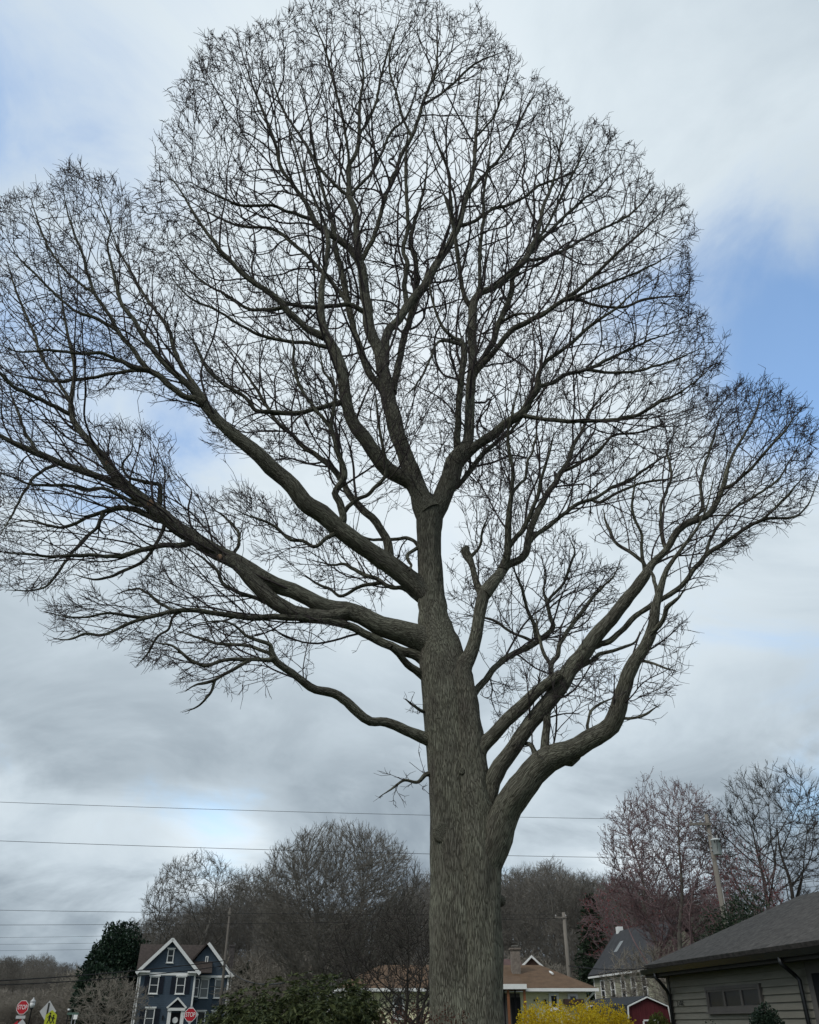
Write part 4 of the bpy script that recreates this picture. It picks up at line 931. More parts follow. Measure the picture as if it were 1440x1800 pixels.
# individual trees near enough to know by their shape
plant_tree('maple_tree', PR['round'], 588, 80, 1446, 'round-crowned bare tree with dense broom-like branches rising behind the rhododendron', None, rot=0.6, wide=1.02)
plant_tree('oak_tree', PR['oak1'], 318, 112, 1500, 'open bare oak with crooked limbs behind the blue house', None, rot=1.2, wide=0.95)
plant_tree('red_maple_tree', PR['red'], 1222, 66, 1372, 'tall mauve budding maple behind the pole with the transformer', None, rot=0.5, wide=1.05)
plant_tree('red_maple_tree', PR['red2'], 1352, 56, 1478, 'bushy maple with red buds behind the grey roof ridge', None, rot=2.0, wide=0.75)
plant_tree('red_maple_tree', PR['red2'], 1128, 92, 1520, 'smaller maple with dark red buds behind the green house', None, rot=4.0, wide=1.0)
plant_tree('bare_tree', PR['open'], 1440, 60, 1352, 'wide open bare tree with thick ascending limbs beyond the grey house', None, rot=2.2, wide=1.0)
plant_tree('ornamental_tree', PR['small'], 700, 28, 1590, 'small multi-stemmed bare tree in front of the pale yellow house', None, rot=0.4, wide=1.0)
plant_tree('brush_thicket', PR['brush'], 190, 76, 1712, 'tangled brown brush thicket beside the dark evergreen and the blue house', None, 'shrub', rot=0.3, wide=1.0)
plant_tree('brush_thicket', PR['brush'], 1165, 66, 1662, 'thin pale grey thicket standing behind the red shed', None, 'shrub', rot=1.3, wide=1.1)
plant_tree('brush_thicket', PR['brush'], 460, 86, 1700, 'thin brown brush between the blue house and the round-crowned tree', None, 'shrub', rot=2.3, wide=1.1)
# the woods
wood_group = 'bare trees of the woods behind the houses'
skyline = [(150,1655),(200,1615),(240,1605),(285,1592),(350,1575),(390,1538),(425,1528),(460,1545),(520,1590),(660,1590),(715,1545),(760,1525),(840,1530),(890,1535),(930,1518),(1000,1512),(1060,1535),(1110,1530),(1200,1560),(1300,1560),(1400,1560)]
sx = [p[0] for p in skyline]; sy = [p[1] for p in skyline]
keys = ['tall1', 'tall2', 'tall3', 'oak2', 'oak1']
rw = np.random.default_rng(77)
LOOK = {'tall1': 'tall slim bare tree', 'tall2': 'slender leaning bare tree', 'tall3': 'tall broad bare tree', 'oak1': 'wide crooked bare tree', 'oak2': 'round-headed bare tree'}
def wood_place(x):
    for lim, txt in ((235, 'behind the dark evergreen'), (345, 'behind the blue house gable'), (425, 'behind the blue house chimney'), (520, 'between the blue house and the round-crowned tree'), (660, 'behind the round-crowned tree'), (760, 'behind the small multi-stemmed tree'), (885, 'behind the great oak trunk'), (985, 'behind the ranch house chimney'), (1045, 'behind the plain pale pole'), (1150, 'behind the sage green house')):
        if x < lim: return txt
    return 'behind the taupe house roof'
for row, (Yr, drop, step) in enumerate(((108, 70, 52), (122, 26, 36), (138, 8, 30), (158, 4, 30))):
    x = 165 + row*9
    while x < 1330:
        Y = Yr + rw.uniform(-5, 5)
        ty = np.interp(x, sx, sy) + drop*rw.uniform(0.2, 1.3) + rw.uniform(-8, 10)
        if not (row == 0 and 205 < x < 430):
            kk = keys[rw.integers(0, 4 if row else 3)]
            plant_tree('woodland_tree', PR[kk], x, Y, ty, LOOK[kk] + ' in the woods ' + wood_place(x), wood_group, rot=rw.random()*6.28, wide=rw.uniform(.85, 1.15))
        x += step*rw.uniform(.7, 1.3)
x = -30
while x < 190:                                     # far wooded slope past the road signs
    for Yr in (160, 185, 215, 250, 290):
        Y = Yr + rw.uniform(-12, 12)
        ty = np.interp(x, [0, 50, 75, 110, 190], [1682, 1676, 1690, 1696, 1690]) + rw.uniform(-4, 12) + (18 if Yr < 200 else 0)
        kk = keys[rw.integers(0, 4)]
        plant_tree('woodland_tree', PR[kk], x + rw.uniform(-8, 8), Y, ty, LOOK[kk] + ' on the far wooded slope beyond the road signs', 'trees on the far wooded slope', rot=rw.random()*6.28, wide=rw.uniform(1.0, 1.4))
    for Yr in (128, 150, 172): plant_tree('undergrowth_shrub', PR['brush'], x + rw.uniform(-6, 6), Yr + rw.uniform(-8, 8), rw.uniform(1738, 1756), 'leafless shrub along the foot of the far wooded slope', 'undergrowth below the far slope', 'shrub', rot=rw.random()*6.28, wide=1.5)
    x += 15
# undergrowth inside the woods
rows = [(x + rw.uniform(-12, 12), rw.uniform(100, 128)) for x in range(170, 1330, 34)]
for (x, Y) in rows:
    if 215 < x < 430 and Y < 108: Y = 118
    plant_tree('undergrowth_shrub', PR['brush'], x, Y, rw.uniform(1668, 1700), 'leafless shrub of the undergrowth ' + wood_place(x), 'undergrowth at the woodland edge', 'shrub', rot=rw.random()*6.28, wide=1.3)

# ------------------------------------------------------------------ evergreens and garden shrubs
M['evergreen'] = leaf_material('dark_evergreen', (0.010, 0.022, 0.016), (0.030, 0.055, 0.030), 0.5, 0.1)
M['pine'] = leaf_material('pine_green', (0.012, 0.026, 0.016), (0.035, 0.055, 0.028), 0.6, 0.1)
M['rhodo'] = leaf_material('rhododendron_leaf', (0.024, 0.038, 0.015), (0.10, 0.115, 0.042), 0.6, 0.15)
M['holly'] = leaf_material('holly_leaf', (0.014, 0.028, 0.018), (0.045, 0.07, 0.045), 0.4, 0.1)
M['box'] = leaf_material('boxwood_leaf', (0.06, 0.075, 0.018), (0.17, 0.19, 0.05), 0.5, 0.25)
M['forsythia'] = leaf_material('forsythia_flower', (0.50, 0.34, 0.014), (0.86, 0.68, 0.05), 0.7, 0.3)
M['barberry'] = leaf_material('barberry_leaf', (0.055, 0.028, 0.020), (0.12, 0.062, 0.046), 0.8, 0.2)
M['stem'] = material('shrub_stem', (0.10, 0.075, 0.05), 0.9, 0.3, 8)

def leafy(name, loc, label, cat, H, rx, ry, n, size, mat, seed, lump=0.25, lumpf=1.6, base=0.05, aspect=0.5, shell=0.6, top=1.0, droop=0.0, stems=14, whorl=0, group=None, cone=False, stem_mat='stem', lobes=None):
    """shrub or evergreen: stems from the ground and leaves through a lumpy volume"""
    rng = np.random.default_rng(seed)
    root = thing(name, loc, 0, label, cat, group)
    m = n if not whorl else n//whorl
    v = rng.normal(0, 1, (m, 3)); v /= np.linalg.norm(v, axis=1)[:, None]
    rad = shell + (1-shell)*rng.random(m)**0.7
    fac = np.array([1 + lump*(mnoise.noise(Vector(tuple(q*lumpf + seed))) + 0.5*mnoise.noise(Vector(tuple(q*lumpf*2.7 + seed)))) for q in v])
    q = v*(rad*fac)[:, None]
    if cone:
        z = np.abs(q[:, 2]); t = np.clip(rng.random(m)**1.5, 0, 1); prof = (1-t)**0.8*0.95 + .05
        az = rng.random(m)*6.283; ff = prof*(shell+(1-shell)*rng.random(m))*(1+lump*np.sin(az*5+t*23)*.6)
        C = np.stack([np.cos(az)*ff*rx, np.sin(az)*ff*ry, H*(base + (1-base)*t)], 1); out = np.stack([np.cos(az), np.sin(az), 0*az - .1], 1)
    else:
        C = np.stack([q[:, 0]*rx, q[:, 1]*ry, H*(base + (1-base)*(0.5+0.5*q[:, 2]))], 1); out = v.copy(); out[:, 2] += .2
    if lobes:
        lb = np.array(lobes)[rng.integers(0, len(lobes), m)]
        C = np.stack([lb[:, 0] + q[:, 0]*lb[:, 3], lb[:, 1] + q[:, 1]*lb[:, 3], lb[:, 2]*(0.5+0.5*q[:, 2])], 1)
    C[:, 2] = np.maximum(C[:, 2], 0.05)
    if whorl:
        k = np.repeat(np.arange(m), whorl); az = np.tile(np.arange(whorl)*6.283/whorl, m) + np.repeat(rng.random(m)*6, whorl)
        ref = np.cross(out, rng.normal(0, 1, (m, 3))); ref /= np.linalg.norm(ref, axis=1)[:, None] + 1e-9; b2 = np.cross(out, ref)
        d = ref[k]*np.cos(az)[:, None] + b2[k]*np.sin(az)[:, None] + out[k]*0.25
        V, F = leaf_quads(C[k], size, rng, aspect, d, droop)
    else: V, F = leaf_quads(C, size, rng, aspect, out*0.8 + rng.normal(0, .7, (m, 3)), droop)
    link('foliage', np_mesh(name+'_foliage', V, F), root, M[mat], kind='stuff')
    A = np.tile(np.array([[0., 0, 0]]), (stems, 1)) + rng.normal(0, .06*rx, (stems, 3))*np.array((1, 1, 0)) - np.array((0, 0, .05))
    tg = C[rng.integers(0, m, stems)]*np.array((.85, .85, .92)); md = (A+tg)/2*np.array((.75, .75, 1.0)) + np.array((0, 0, .05*H))
    r0 = 0.012*H**.8 + .004
    V, F = prisms(np.concatenate([A, md]), np.concatenate([md, tg]), np.concatenate([np.full(stems, r0), np.full(stems, r0*.6)]), np.concatenate([np.full(stems, r0*.6), np.full(stems, r0*.25)]), 5)
    link('stems', np_mesh(name+'_stems', V, F, True), root, M[stem_mat])
    return root
def lo(x, Y): return (gx(x, Y), Y, ground_z(gx(x, Y), Y))
leafy('rhododendron', lo(520, 22), 'big dark green rhododendron mound in front of the blue house', 'shrub', topz(1714, 22), 2.05, 1.6, 32000, 0.125, 'rhodo', 3, .26, 2.6, .02, .30, .66, droop=.35, whorl=8, stems=30, lobes=[(-1.75, 0, 1.93, .55), (-1.4, -.2, 2.13, .65), (-.95, -.3, 2.30, .7), (-.45, .2, 2.46, .75), (.1, -.4, 2.43, .7), (.45, .3, 2.58, .75), (1.0, -.1, 2.44, .75), (1.45, .1, 2.22, .6), (.7, -.7, 2.13, .7), (-.6, -.8, 2.03, .8), (1.25, .2, 2.34, .6)])
leafy('forsythia', lo(1012, 22), 'bright yellow flowering forsythia hedge by the oak trunk', 'shrub', topz(1764, 22), 1.36, .85, 36000, 0.042, 'forsythia', 5, .22, 3.2, .0, .8, .6, stems=80, lobes=[(-1.05, 0, 1.98, .36), (-.75, -.1, 2.06, .42), (-.35, .1, 2.09, .45), (.05, -.1, 2.05, .45), (.4, .1, 2.10, .45), (.75, 0, 2.07, .42), (1.05, .05, 1.95, .36), (-.5, -.4, 1.9, .5), (.3, -.4, 1.92, .5)])
leafy('barberry', lo(742, 10.6), 'reddish brown barberry bush at the foot of the oak', 'shrub', topz(1768, 10.6), .72, .5, 26000, 0.026, 'barberry', 6, .2, 2.8, .0, .6, .35, stems=200, lobes=[(-.42, 0, 1.72, .2), (-.25, .05, 1.76, .22), (-.08, -.05, 1.79, .22), (.1, .05, 1.75, .22), (.28, 0, 1.77, .22), (.45, 0, 1.70, .2)])
leafy('boxwood', lo(1158, 19.5), 'clipped yellow-green boxwood at the grey house corner', 'shrub', topz(1783, 19.5), .40, .40, 13000, 0.036, 'box', 7, .08, 2.2, .0, .6, .8)
leafy('holly_bush', lo(1348, 15.6), 'round dark green holly bush below the three-pane window', 'shrub', topz(1768, 15.6), .36, .36, 12000, 0.042, 'holly', 8, .12, 2.2, .0, .6, .7)
leafy('holly_bush', lo(1249, 17.6), 'low dark holly sprig tip by the siding left of the three-pane window', 'shrub', topz(1792, 17.6), .17, .17, 900, 0.05, 'holly', 9, .12, 2.2, .0, .6, .6)
leafy('evergreen_tree', lo(186, 106), 'dense dark evergreen tree rising beside and behind the blue house', 'tree', topz(1632, 106), 3.5, 3.0, 20000, 0.34, 'evergreen', 12, .30, 1.7, .02, .55, .55, stems=24)
leafy('evergreen_tree', lo(160, 88), 'lower dark evergreen at the edge of the brush thicket', 'tree', topz(1690, 88), 1.9, 1.8, 7000, 0.32, 'evergreen', 14, .3, 1.8, .02, .55, .55, stems=14)
leafy('evergreen_tree', lo(425, 106), 'dark evergreen peeping out behind the blue house chimney', 'tree', topz(1700, 106), 1.7, 1.7, 5000, 0.32, 'evergreen', 15, .25, 1.8, .02, .55, .55, stems=10)
leafy('pine_tree', lo(1058, 98), 'dark pine in the woods right of the bare pole', 'tree', topz(1575, 98), 3.0, 3.0, 9000, 0.5, 'pine', 17, .3, 1.8, .05, .25, .3, droop=.2, stems=8, cone=True)
leafy('pine_tree', lo(1340, 44), 'dark green pine behind the grey roof slope', 'tree', topz(1580, 44), 2.3, 2.0, 22000, 0.17, 'pine', 18, .3, 1.8, .05, .3, .3, droop=.2, stems=8)
# ------------------------------------------------------------------ houses
M['navy'] = material('navy_siding', (0.054, 0.078, 0.106), 0.7, 0.10, 1.5)
M['shutter'] = material('dark_shutter', (0.012, 0.016, 0.026), 0.6, 0.2, 3)
M['brown_roof'] = material('brown_shingle', (0.060, 0.048, 0.043), 0.95, 0.28, 5.0, 0.4, 30)
M['rust_roof'] = material('rust_brown_shingle', (0.120, 0.074, 0.044), 0.95, 0.22, 3.0, 0.4, 30)
M['maroon_roof'] = material('maroon_shingle', (0.10, 0.06, 0.055), 0.95, 0.2, 3.0)
M['cream'] = material('pale_yellow_siding', (0.74, 0.70, 0.47), 0.7, 0.06, 1.0)
M['sage'] = material('sage_siding', (0.34, 0.335, 0.25), 0.8, 0.08, 1.0)
M['slate'] = material('slate_roof', (0.045, 0.046, 0.050), 0.85, 0.25, 2.0)
M['brick'] = material('weathered_brick', (0.20, 0.17, 0.145), 0.95, 0.3, 8.0)
M['dark_brick'] = material('dark_brick', (0.085, 0.075, 0.072), 0.95, 0.35, 8.0)
M['barn_red'] = material('barn_red', (0.085, 0.016, 0.020), 0.8, 0.2, 2.0, stretch=(4, 4, .6))
M['charcoal'] = material('charcoal_shingle', (0.03, 0.034, 0.038), 0.95, 0.25, 4.0)
M['taupe'] = material('taupe_siding', (0.22, 0.207, 0.172), 0.75, 0.13, 1.2, 0.25, 60, stretch=(1, 1, 5), objvar=.05)
M['taupe_trim'] = material('taupe_trim', (0.125, 0.114, 0.106), 0.7, 0.12, 2)
M['gutter'] = material('dark_gutter', (0.012, 0.013, 0.015), 0.35, 0.2, 3, spec=.5)
M['soffit'] = material('brown_soffit', (0.045, 0.042, 0.038), 0.8, 0.2, 2)
M['grey_shingle'] = material('weathered_grey_shingle', (0.085, 0.077, 0.070), 0.95, 0.42, 9.0, 0.6, 60)
M['glass'] = glass('window_glass')
M['glass_dull'] = glass('dull_glass', (0.02, 0.021, 0.024), .3)
M['glass_pale'] = glass('curtained_glass', (0.16, 0.17, 0.17), .15)
M['wood'] = material('stained_post', (0.20, 0.085, 0.04), 0.6, 0.25, 3, stretch=(3, 3, .5))
M['black'] = material('dark_opening', (0.012, 0.012, 0.014), 0.8, 0.2, 2)
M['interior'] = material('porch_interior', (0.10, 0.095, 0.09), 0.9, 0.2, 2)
M['dark_brown'] = material('dark_brown_wood', (0.055, 0.032, 0.025), 0.8, 0.2, 3)

def siding(x0, x1, z0, z1, y, exp, thick=0.018, cut=None):
    """overlapping lap boards on a wall that faces -y; cut(z) -> (x0,x1) for gables"""
    m = MB(); z = z0; lap = 0.02
    while z < z1 - 1e-4:
        t = min(z+exp, z1); a, b = (x0, x1) if cut is None else cut((z+t)/2)
        if b-a > .05:
            m.add([(a, y-thick, z), (b, y-thick, z), (b, y-.004, t+lap*0), (a, y-.004, t), (a, y, z), (b, y, z), (b, y, t), (a, y, t)],
                  [(0, 1, 2, 3), (4, 5, 1, 0), (0, 3, 7, 4), (1, 5, 6, 2)])
        z = t
    return m
def window(root, x0, x1, z0, z1, y, frame='white', pane='glass', shutters=0.0, fw=0.09, rows=2, cols=1, cap=0.0, sill=True):
    """sash window in a wall facing -y: frame with panes, sill and cap"""
    f = MB(); d = 0.07
    f.box(x0, x0+fw, y-d, y+.05, z0, z1).box(x1-fw, x1, y-d, y+.05, z0, z1).box(x0+fw, x1-fw, y-d+.002, y+.05, z0, z0+fw).box(x0+fw, x1-fw, y-d+.002, y+.05, z1-fw, z1)
    for r in range(1, rows):
        z = z0+fw+(z1-z0-2*fw)*r/rows; f.box(x0+fw, x1-fw, y-d+.012, y+.04, z-.025, z+.025)
    for c in range(1, cols):
        x = x0+fw+(x1-x0-2*fw)*c/cols; f.box(x-.035, x+.035, y-d+.006, y+.04, z0+fw, z1-fw)
    w = f.build('window', M[frame], root)
    for r in range(rows):
        for c in range(cols):
            a = x0+fw+(x1-x0-2*fw)*c/cols; b = x0+fw+(x1-x0-2*fw)*(c+1)/cols
            e = z0+fw+(z1-z0-2*fw)*r/rows; g = z0+fw+(z1-z0-2*fw)*(r+1)/rows
            MB().box(a, b, y-.030+.012*r, y-.024+.012*r, e, g).build('pane', M[pane], w)
    if sill: MB().box(x0-.06, x1+.06, y-.13, y, z0-.06, z0-.002).build('sill', M[frame], w)
    if cap: MB().box(x0-.10, x1+.10, y-.13, y, z1+.002, z1+cap).build('lintel', M[frame], w)
    if shutters:
        for s in (-1, 1):
            a = x0-.04-shutters if s < 0 else x1+.04
            m = MB().box(a, a+.06, y-.05, y, z0, z1).box(a+shutters-.06, a+shutters, y-.05, y, z0, z1)
            n = int((z1-z0)/.09)
            for i in range(n): m.box(a+.06, a+shutters-.06, y-.042, y-.005, z0+i*(z1-z0)/n+.006, z0+(i+1)*(z1-z0)/n-.006)
            m.build('shutter', M['shutter'], w)
    return w

# ---- blue house
BH = thing('blue_house', (*lo(233, 96)[:2], 0.0), R(15), 'navy blue two-storey house with white trimmed front gable and black shutters', 'house')
W0, E, PK, D = 5.5, 6.15, 9.15, 6.5
gc = lambda z: (max(0, 2.75-(PK-.25-z)*(3.05/(PK-E))), min(W0, 2.75+(PK-.25-z)*(3.05/(PK-E)))) if z > E else (0, W0)
siding(0, W0, .5, PK-.3, 0, .16, .022, gc).build('siding', M['navy'], BH, kind='stuff', label='navy clapboards of the front')
b = MB().prism([(0, 0), (W0, 0), (W0, E), (2.75, PK-.28), (0, E)], .004, 3.0)
b.box(0, 7.0, 3.0, D, 0, E).prism([(4.2, 0), (9.0, 0), (9.0, E-.15), (6.5, 8.7), (4.2, E-.15)], 1.604, 8.0)
b.build('wall', M['navy'], BH)
siding(W0, 9.0, .5, 8.6, 1.6, .16, .022, lambda z: (W0, 9.0) if z < E-.15 else (max(W0, 6.5-(8.7-z)*.9), 6.5+(8.7-z)*.9)).build('siding', M['navy'], BH, kind='stuff')
rf = MB()
rf.slab([(-.35, -.42, E-.12), (2.75, -.42, PK), (2.75, 3.2, PK), (-.35, 3.2, E-.12)][::-1], .14)
rf.slab([(W0+.35, -.42, E-.12), (2.75, -.42, PK), (2.75, 3.2, PK), (W0+.35, 3.2, E-.12)], .14)
rf.slab([(-.4, .35, E-.02), (7.1, .35, E-.02), (7.1, 3.4, 8.85), (-.4, 3.4, 8.85)], .14)
rf.slab([(-.4, D+.4, E-.02), (7.1, D+.4, E-.02), (7.1, 3.4, 8.85), (-.4, 3.4, 8.85)][::-1], .14)
rf.slab([(3.9, 1.2, E-.25), (6.5, 1.2, 8.95), (6.5, 8.2, 8.95), (3.9, 8.2, E-.25)][::-1], .14)
rf.slab([(9.3, 1.2, E-.25), (6.5, 1.2, 8.95), (6.5, 8.2, 8.95), (9.3, 8.2, E-.25)], .14)
roof = rf.build('roof', M['brown_roof'], BH)
ch = MB().box(8.9, 9.4, 3.2, 3.9, 0, 8.75).box(8.83, 9.47, 3.13, 3.97, 8.753, 8.95)
ch.build('chimney', M['dark_brick'], roof)
for a, b_, nm in (((-.38, -.46, E-.2), (2.78, -.46, PK-.05), 1), ((W0+.38, -.46, E-.2), (2.72, -.46, PK-.05), 1), ((9.33, 1.16, E-.32), (6.47, 1.16, 8.9), 1)):
    MB().bar(a, b_, .30, .07, (0, 1, 0)).build('bargeboard', M['white'], BH)
MB().box(-.05, W0+.05, -.05, -.004, E-.32, E-.08).build('frieze_board', M['white'], BH)
MB().box(-.45, .95, -.48, -.08, E-.10, E+.05).build('cornice_return', M['white'], BH)
MB().box(W0-.85, W0+.45, -.48, -.08, E-.10, E+.05).build('cornice_return', M['white'], BH)
MB().box(W0+.05, 9.15, 1.3, 1.57, E-.42, E-.22).build('frieze_board', M['white'], BH)
MB().box(8.65, 9.45, 1.12, 1.55, E-.32, E-.18).build('cornice_return', M['white'], BH)
for x in (.0, W0-.14): MB().box(x-.01, x+.15, -.06, -.02, .5, E-.33).build('corner_board', M['white'], BH)
MB().box(8.84, 9.02, 1.53, 1.58, .5, E-.43).build('corner_board', M['white'], BH)
MB().tube([(9.2, 1.5, E-.3), (9.2, 1.55, 5.2), (9.2, 1.55, .2)], .05, 6).build('downspout', M['white'], BH)
MB().tube([(-.25, -.2, E-.1), (-.12, .1, E-.5), (-.12, .1, .2)], .05, 6).build('downspout', M['white'], BH)
window(BH, 1.05, 1.95, 4.2, 5.72, -.02, shutters=.46, cap=.14)
window(BH, 3.65, 4.55, 4.2, 5.72, -.02, shutters=.46, cap=.14)
window(BH, 1.05, 1.95, 1.25, 2.95, -.02, shutters=.46, cap=.14)
window(BH, 2.42, 3.08, 6.95, 8.2, -.02, cap=.10)
window(BH, 6.15, 7.0, 3.9, 5.6, 1.58, cap=.1, pane='glass_pale')
window(BH, 7.6, 8.4, 3.9, 5.6, 1.58, cap=.1, pane='glass_pale')
window(BH, 6.15, 7.0, 1.0, 2.75, 1.58, cap=.1)
window(BH, 7.6, 8.4, 1.0, 2.75, 1.58, cap=.1)
window(BH, 6.35, 6.65, 6.9, 7.7, 1.58, rows=1)
wl_ = window(BH, W0+.04, W0+.5, 4.0, 5.6, 1.0, fw=.07)
MB().box(W0+.02, W0+.56, 1.02, 1.6, 3.7, 5.75).build('bay', M['navy'], BH)
dr = MB().box(3.55, 4.45, -.05, .0, .5, 2.55).build('door', M['black'], BH)
MB().lathe([(.16, 0), (.27, .03), (.27, .07), (.16, .08)], 16).build('wreath', M['white'], dr).matrix_local = Matrix.Translation((4.0, -.06, 1.95)) @ Matrix.Rotation(R(90), 4, 'X')
MB().box(3.2, 3.53, -.35, -.03, .4, 2.75).build('door_pilaster', M['white'], BH)
MB().box(4.47, 4.8, -.35, -.03, .4, 2.75).build('door_pilaster', M['white'], BH)
MB().box(3.15, 4.85, -.45, -.03, 2.752, 3.0).build('portico_beam', M['white'], BH)
MB().bar((3.05, -.25, 2.98), (4.02, -.25, 3.85), .16, .5, (0, 1, 0)).bar((4.95, -.254, 2.98), (3.98, -.254, 3.85), .16, .5, (0, 1, 0)).build('portico_gable', M['white'], BH)
MB().prism([(3.15, 3.0), (4.85, 3.0), (4.0, 3.76)], -.2, -.03).build('portico_tympanum', M['shutter'], BH)
MB().box(2.72, 2.84, -.2, -.03, 2.0, 2.35).build('porch_lantern', M['black'], BH)
MB().box(2.9, 5.1, -1.4, -.03, 0, .4).build('porch_step', M['concrete'], BH)

# ---- pale yellow ranch house
EX0, EX1 = gx(604, 42), gx(1036, 42)
RH = thing('ranch_house', (EX0, 42.0, 0), 0, 'pale yellow ranch house with rust brown hip roof behind the oak', 'house')
L = EX1-EX0; EZ = topz(1737, 42); RZ = topz(1697, 45.6)
MB().box(0, L, .02, 7.0, 0, EZ-.12).build('wall', M['cream'], RH)
px0 = gx(926, 42)-EX0
siding(0, gx(880, 42)-EX0-.6, .3, EZ-.14, 0, .15).build('siding', M['cream'], RH, kind='stuff')
siding(px0, L, .3, EZ-.14, 0, .15).build('siding', M['cream'], RH, kind='stuff')
o = .42
r_ = MB(); z0 = EZ; a = 3.4
r_.slab([(-o, -o, z0), (L+o, -o, z0), (L-1.45, a, RZ), (1.45, a, RZ)], .12)
r_.slab([(L+o, -o, z0), (L+o, 7+o, z0), (L-1.45, a+.2, RZ), (L-1.45, a, RZ)], .12)
r_.slab([(-o, -o, z0), (1.45, a, RZ), (1.45, a+.2, RZ), (-o, 7+o, z0)], .12)
r_.slab([(-o, 7+o, z0), (1.45, a+.2, RZ), (L-1.45, a+.2, RZ), (L+o, 7+o, z0)], .12)
rr_ = r_.build('roof', M['rust_roof'], RH)
MB().slab([(gx(830, 47)-EX0, 4.5, RZ-.35), (gx(928, 47)-EX0, 4.5, RZ-.35), (gx(928, 47)-EX0, 6.6, topz(1686, 48.6)), (gx(830, 47)-EX0, 6.6, topz(1686, 48.6))], .12).build('rear_roof', M['maroon_roof'], RH)
for nm, x0, x1, y, zz in (('gutter', -o, gx(876, 42)-EX0, -o-.10, EZ), ('gutter', px0, L+o+.05, -o-.10, EZ)):
    g = MB().box(x0, x1, y, y+.10, zz-.14, zz-.02).build(nm, M['white'], RH)
MB().box(-.2, L+.2, -o+.01, .0, EZ-.16, EZ-.125).build('soffit', M['white'], RH)
xa, xb = gx(868, 40.6)-EX0, gx(928, 40.6)-EX0
MB().slab([(xa, -1.55, topz(1732, 40.4)), (xb, -1.55, topz(1732, 40.4)), (xb, .9, topz(1716, 42.9)), (xa, .9, topz(1716, 42.9))], .1).build('porch_roof', M['rust_roof'], RH)
MB().box(xa, xb+.02, -1.68, -1.56, topz(1737, 40.4)-.04, topz(1730, 40.4)).build('porch_fascia', M['white'], RH)
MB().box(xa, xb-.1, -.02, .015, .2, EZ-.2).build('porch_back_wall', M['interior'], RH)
MB().box(gx(905, 41)-EX0, gx(922, 41)-EX0, -.06, -.022, .2, 2.6).build('porch_door', M['black'], RH)
for k, px in enumerate((896, 925)): MB().box(gx(px, 40.6)-EX0-.05, gx(px, 40.6)-EX0+.05, -1.5, -1.38, 0, EZ-.1).build('porch_post', M['wood'], RH)
for px in (889, 909): MB().box(gx(px, 40.8)-EX0-.03, gx(px, 40.8)-EX0+.03, -1.2, -1.14, 0, EZ-.1).build('screen_post', M['black'], RH)
MB().box(xa, xb, -1.5, -.03, -.1, .25).build('porch_floor', M['concrete'], RH)
wq = lambda x0, x1, ya, yb, **k: window(RH, gx(x0, 42)-EX0, gx(x1, 42)-EX0, topz(yb, 42), topz(ya, 42), -.02, fw=.10, **k)
wq(968, 986, 1746, 1775, pane='glass', rows=1)
wq(1002, 1020, 1747, 1768, pane='glass', rows=1)
wq(690, 711, 1748, 1790, pane='glass', rows=2)
MB().box(gx(993, 42)-EX0, gx(1026, 42)-EX0, -.62, -.1, topz(1768, 42), topz(1757, 42)).build('window_box', M['dark_brown'], RH)
MB().box(gx(941, 42)-EX0, gx(948, 42)-EX0, -.06, -.02, topz(1760, 42), topz(1757, 42)).build('house_plaque', M['dark_brown'], RH)
MB().box(gx(959, 42)-EX0, gx(963, 42)-EX0, -.16, -.02, topz(1766, 42), topz(1757, 42)).build('wall_lantern', M['black'], RH)
MB().tube([(L+.3, -.4, EZ-.14), (L-.05, -.1, EZ-.5), (L-.05, -.07, .1)], .045, 6).build('downspout', M['white'], RH)
cx = gx(913, 44)-EX0
ch = MB().box(cx-.2, cx+.2, 1.8, 2.3, EZ-.2, topz(1670, 44)).box(cx-.26, cx+.26, 1.74, 2.36, topz(1670, 44)+.003, topz(1667, 44))
chm = ch.build('chimney', M['brick'], rr_)
MB().box(cx-.03, cx+.03, 2.0, 2.06, topz(1667, 44), topz(1663.5, 44)).box(cx-.15, cx+.15, 1.9, 2.2, topz(1663.4, 44), topz(1662.6, 44)).build('chimney_cap', M['concrete'], chm)
dx = gx(941, 46)-EX0; za, zb = topz(1700, 46), topz(1682, 46)
MB().prism([(dx-.5, za-.2), (dx+.55, za-.2), (dx+.02, zb)], 3.9, 6.0).build('dormer', M['dark_brown'], rr_)
MB().bar((dx-.62, 3.84, za-.1), (dx+.05, 3.84, zb+.03), .08, .11, (0, 1, 0)).bar((dx+.64, 3.846, za-.1), (dx-.01, 3.846, zb+.03), .08, .11, (0, 1, 0)).build('dormer_bargeboard', M['white'], rr_)
MB().tube([(dx+.6, 3.8, za-.1), (dx+.63, 1.5, EZ+.62)], .05, 6).build('vent_pipe', M['white'], rr_)

# ---- sage green house on the slope behind the shed
AL = Vector((.161, -.987, 0)); IN = Vector((.987, .161, 0))
def axes_rz(): return math.atan2(IN.y, IN.x)
GE = 5.3
c0 = at_z(1038, 1717, GE)
GH = thing('sage_house', (c0[0]+.25, c0[1]-.2, 0), axes_rz(), 'sage green two-storey house with dark slate roof behind the red shed', 'house')
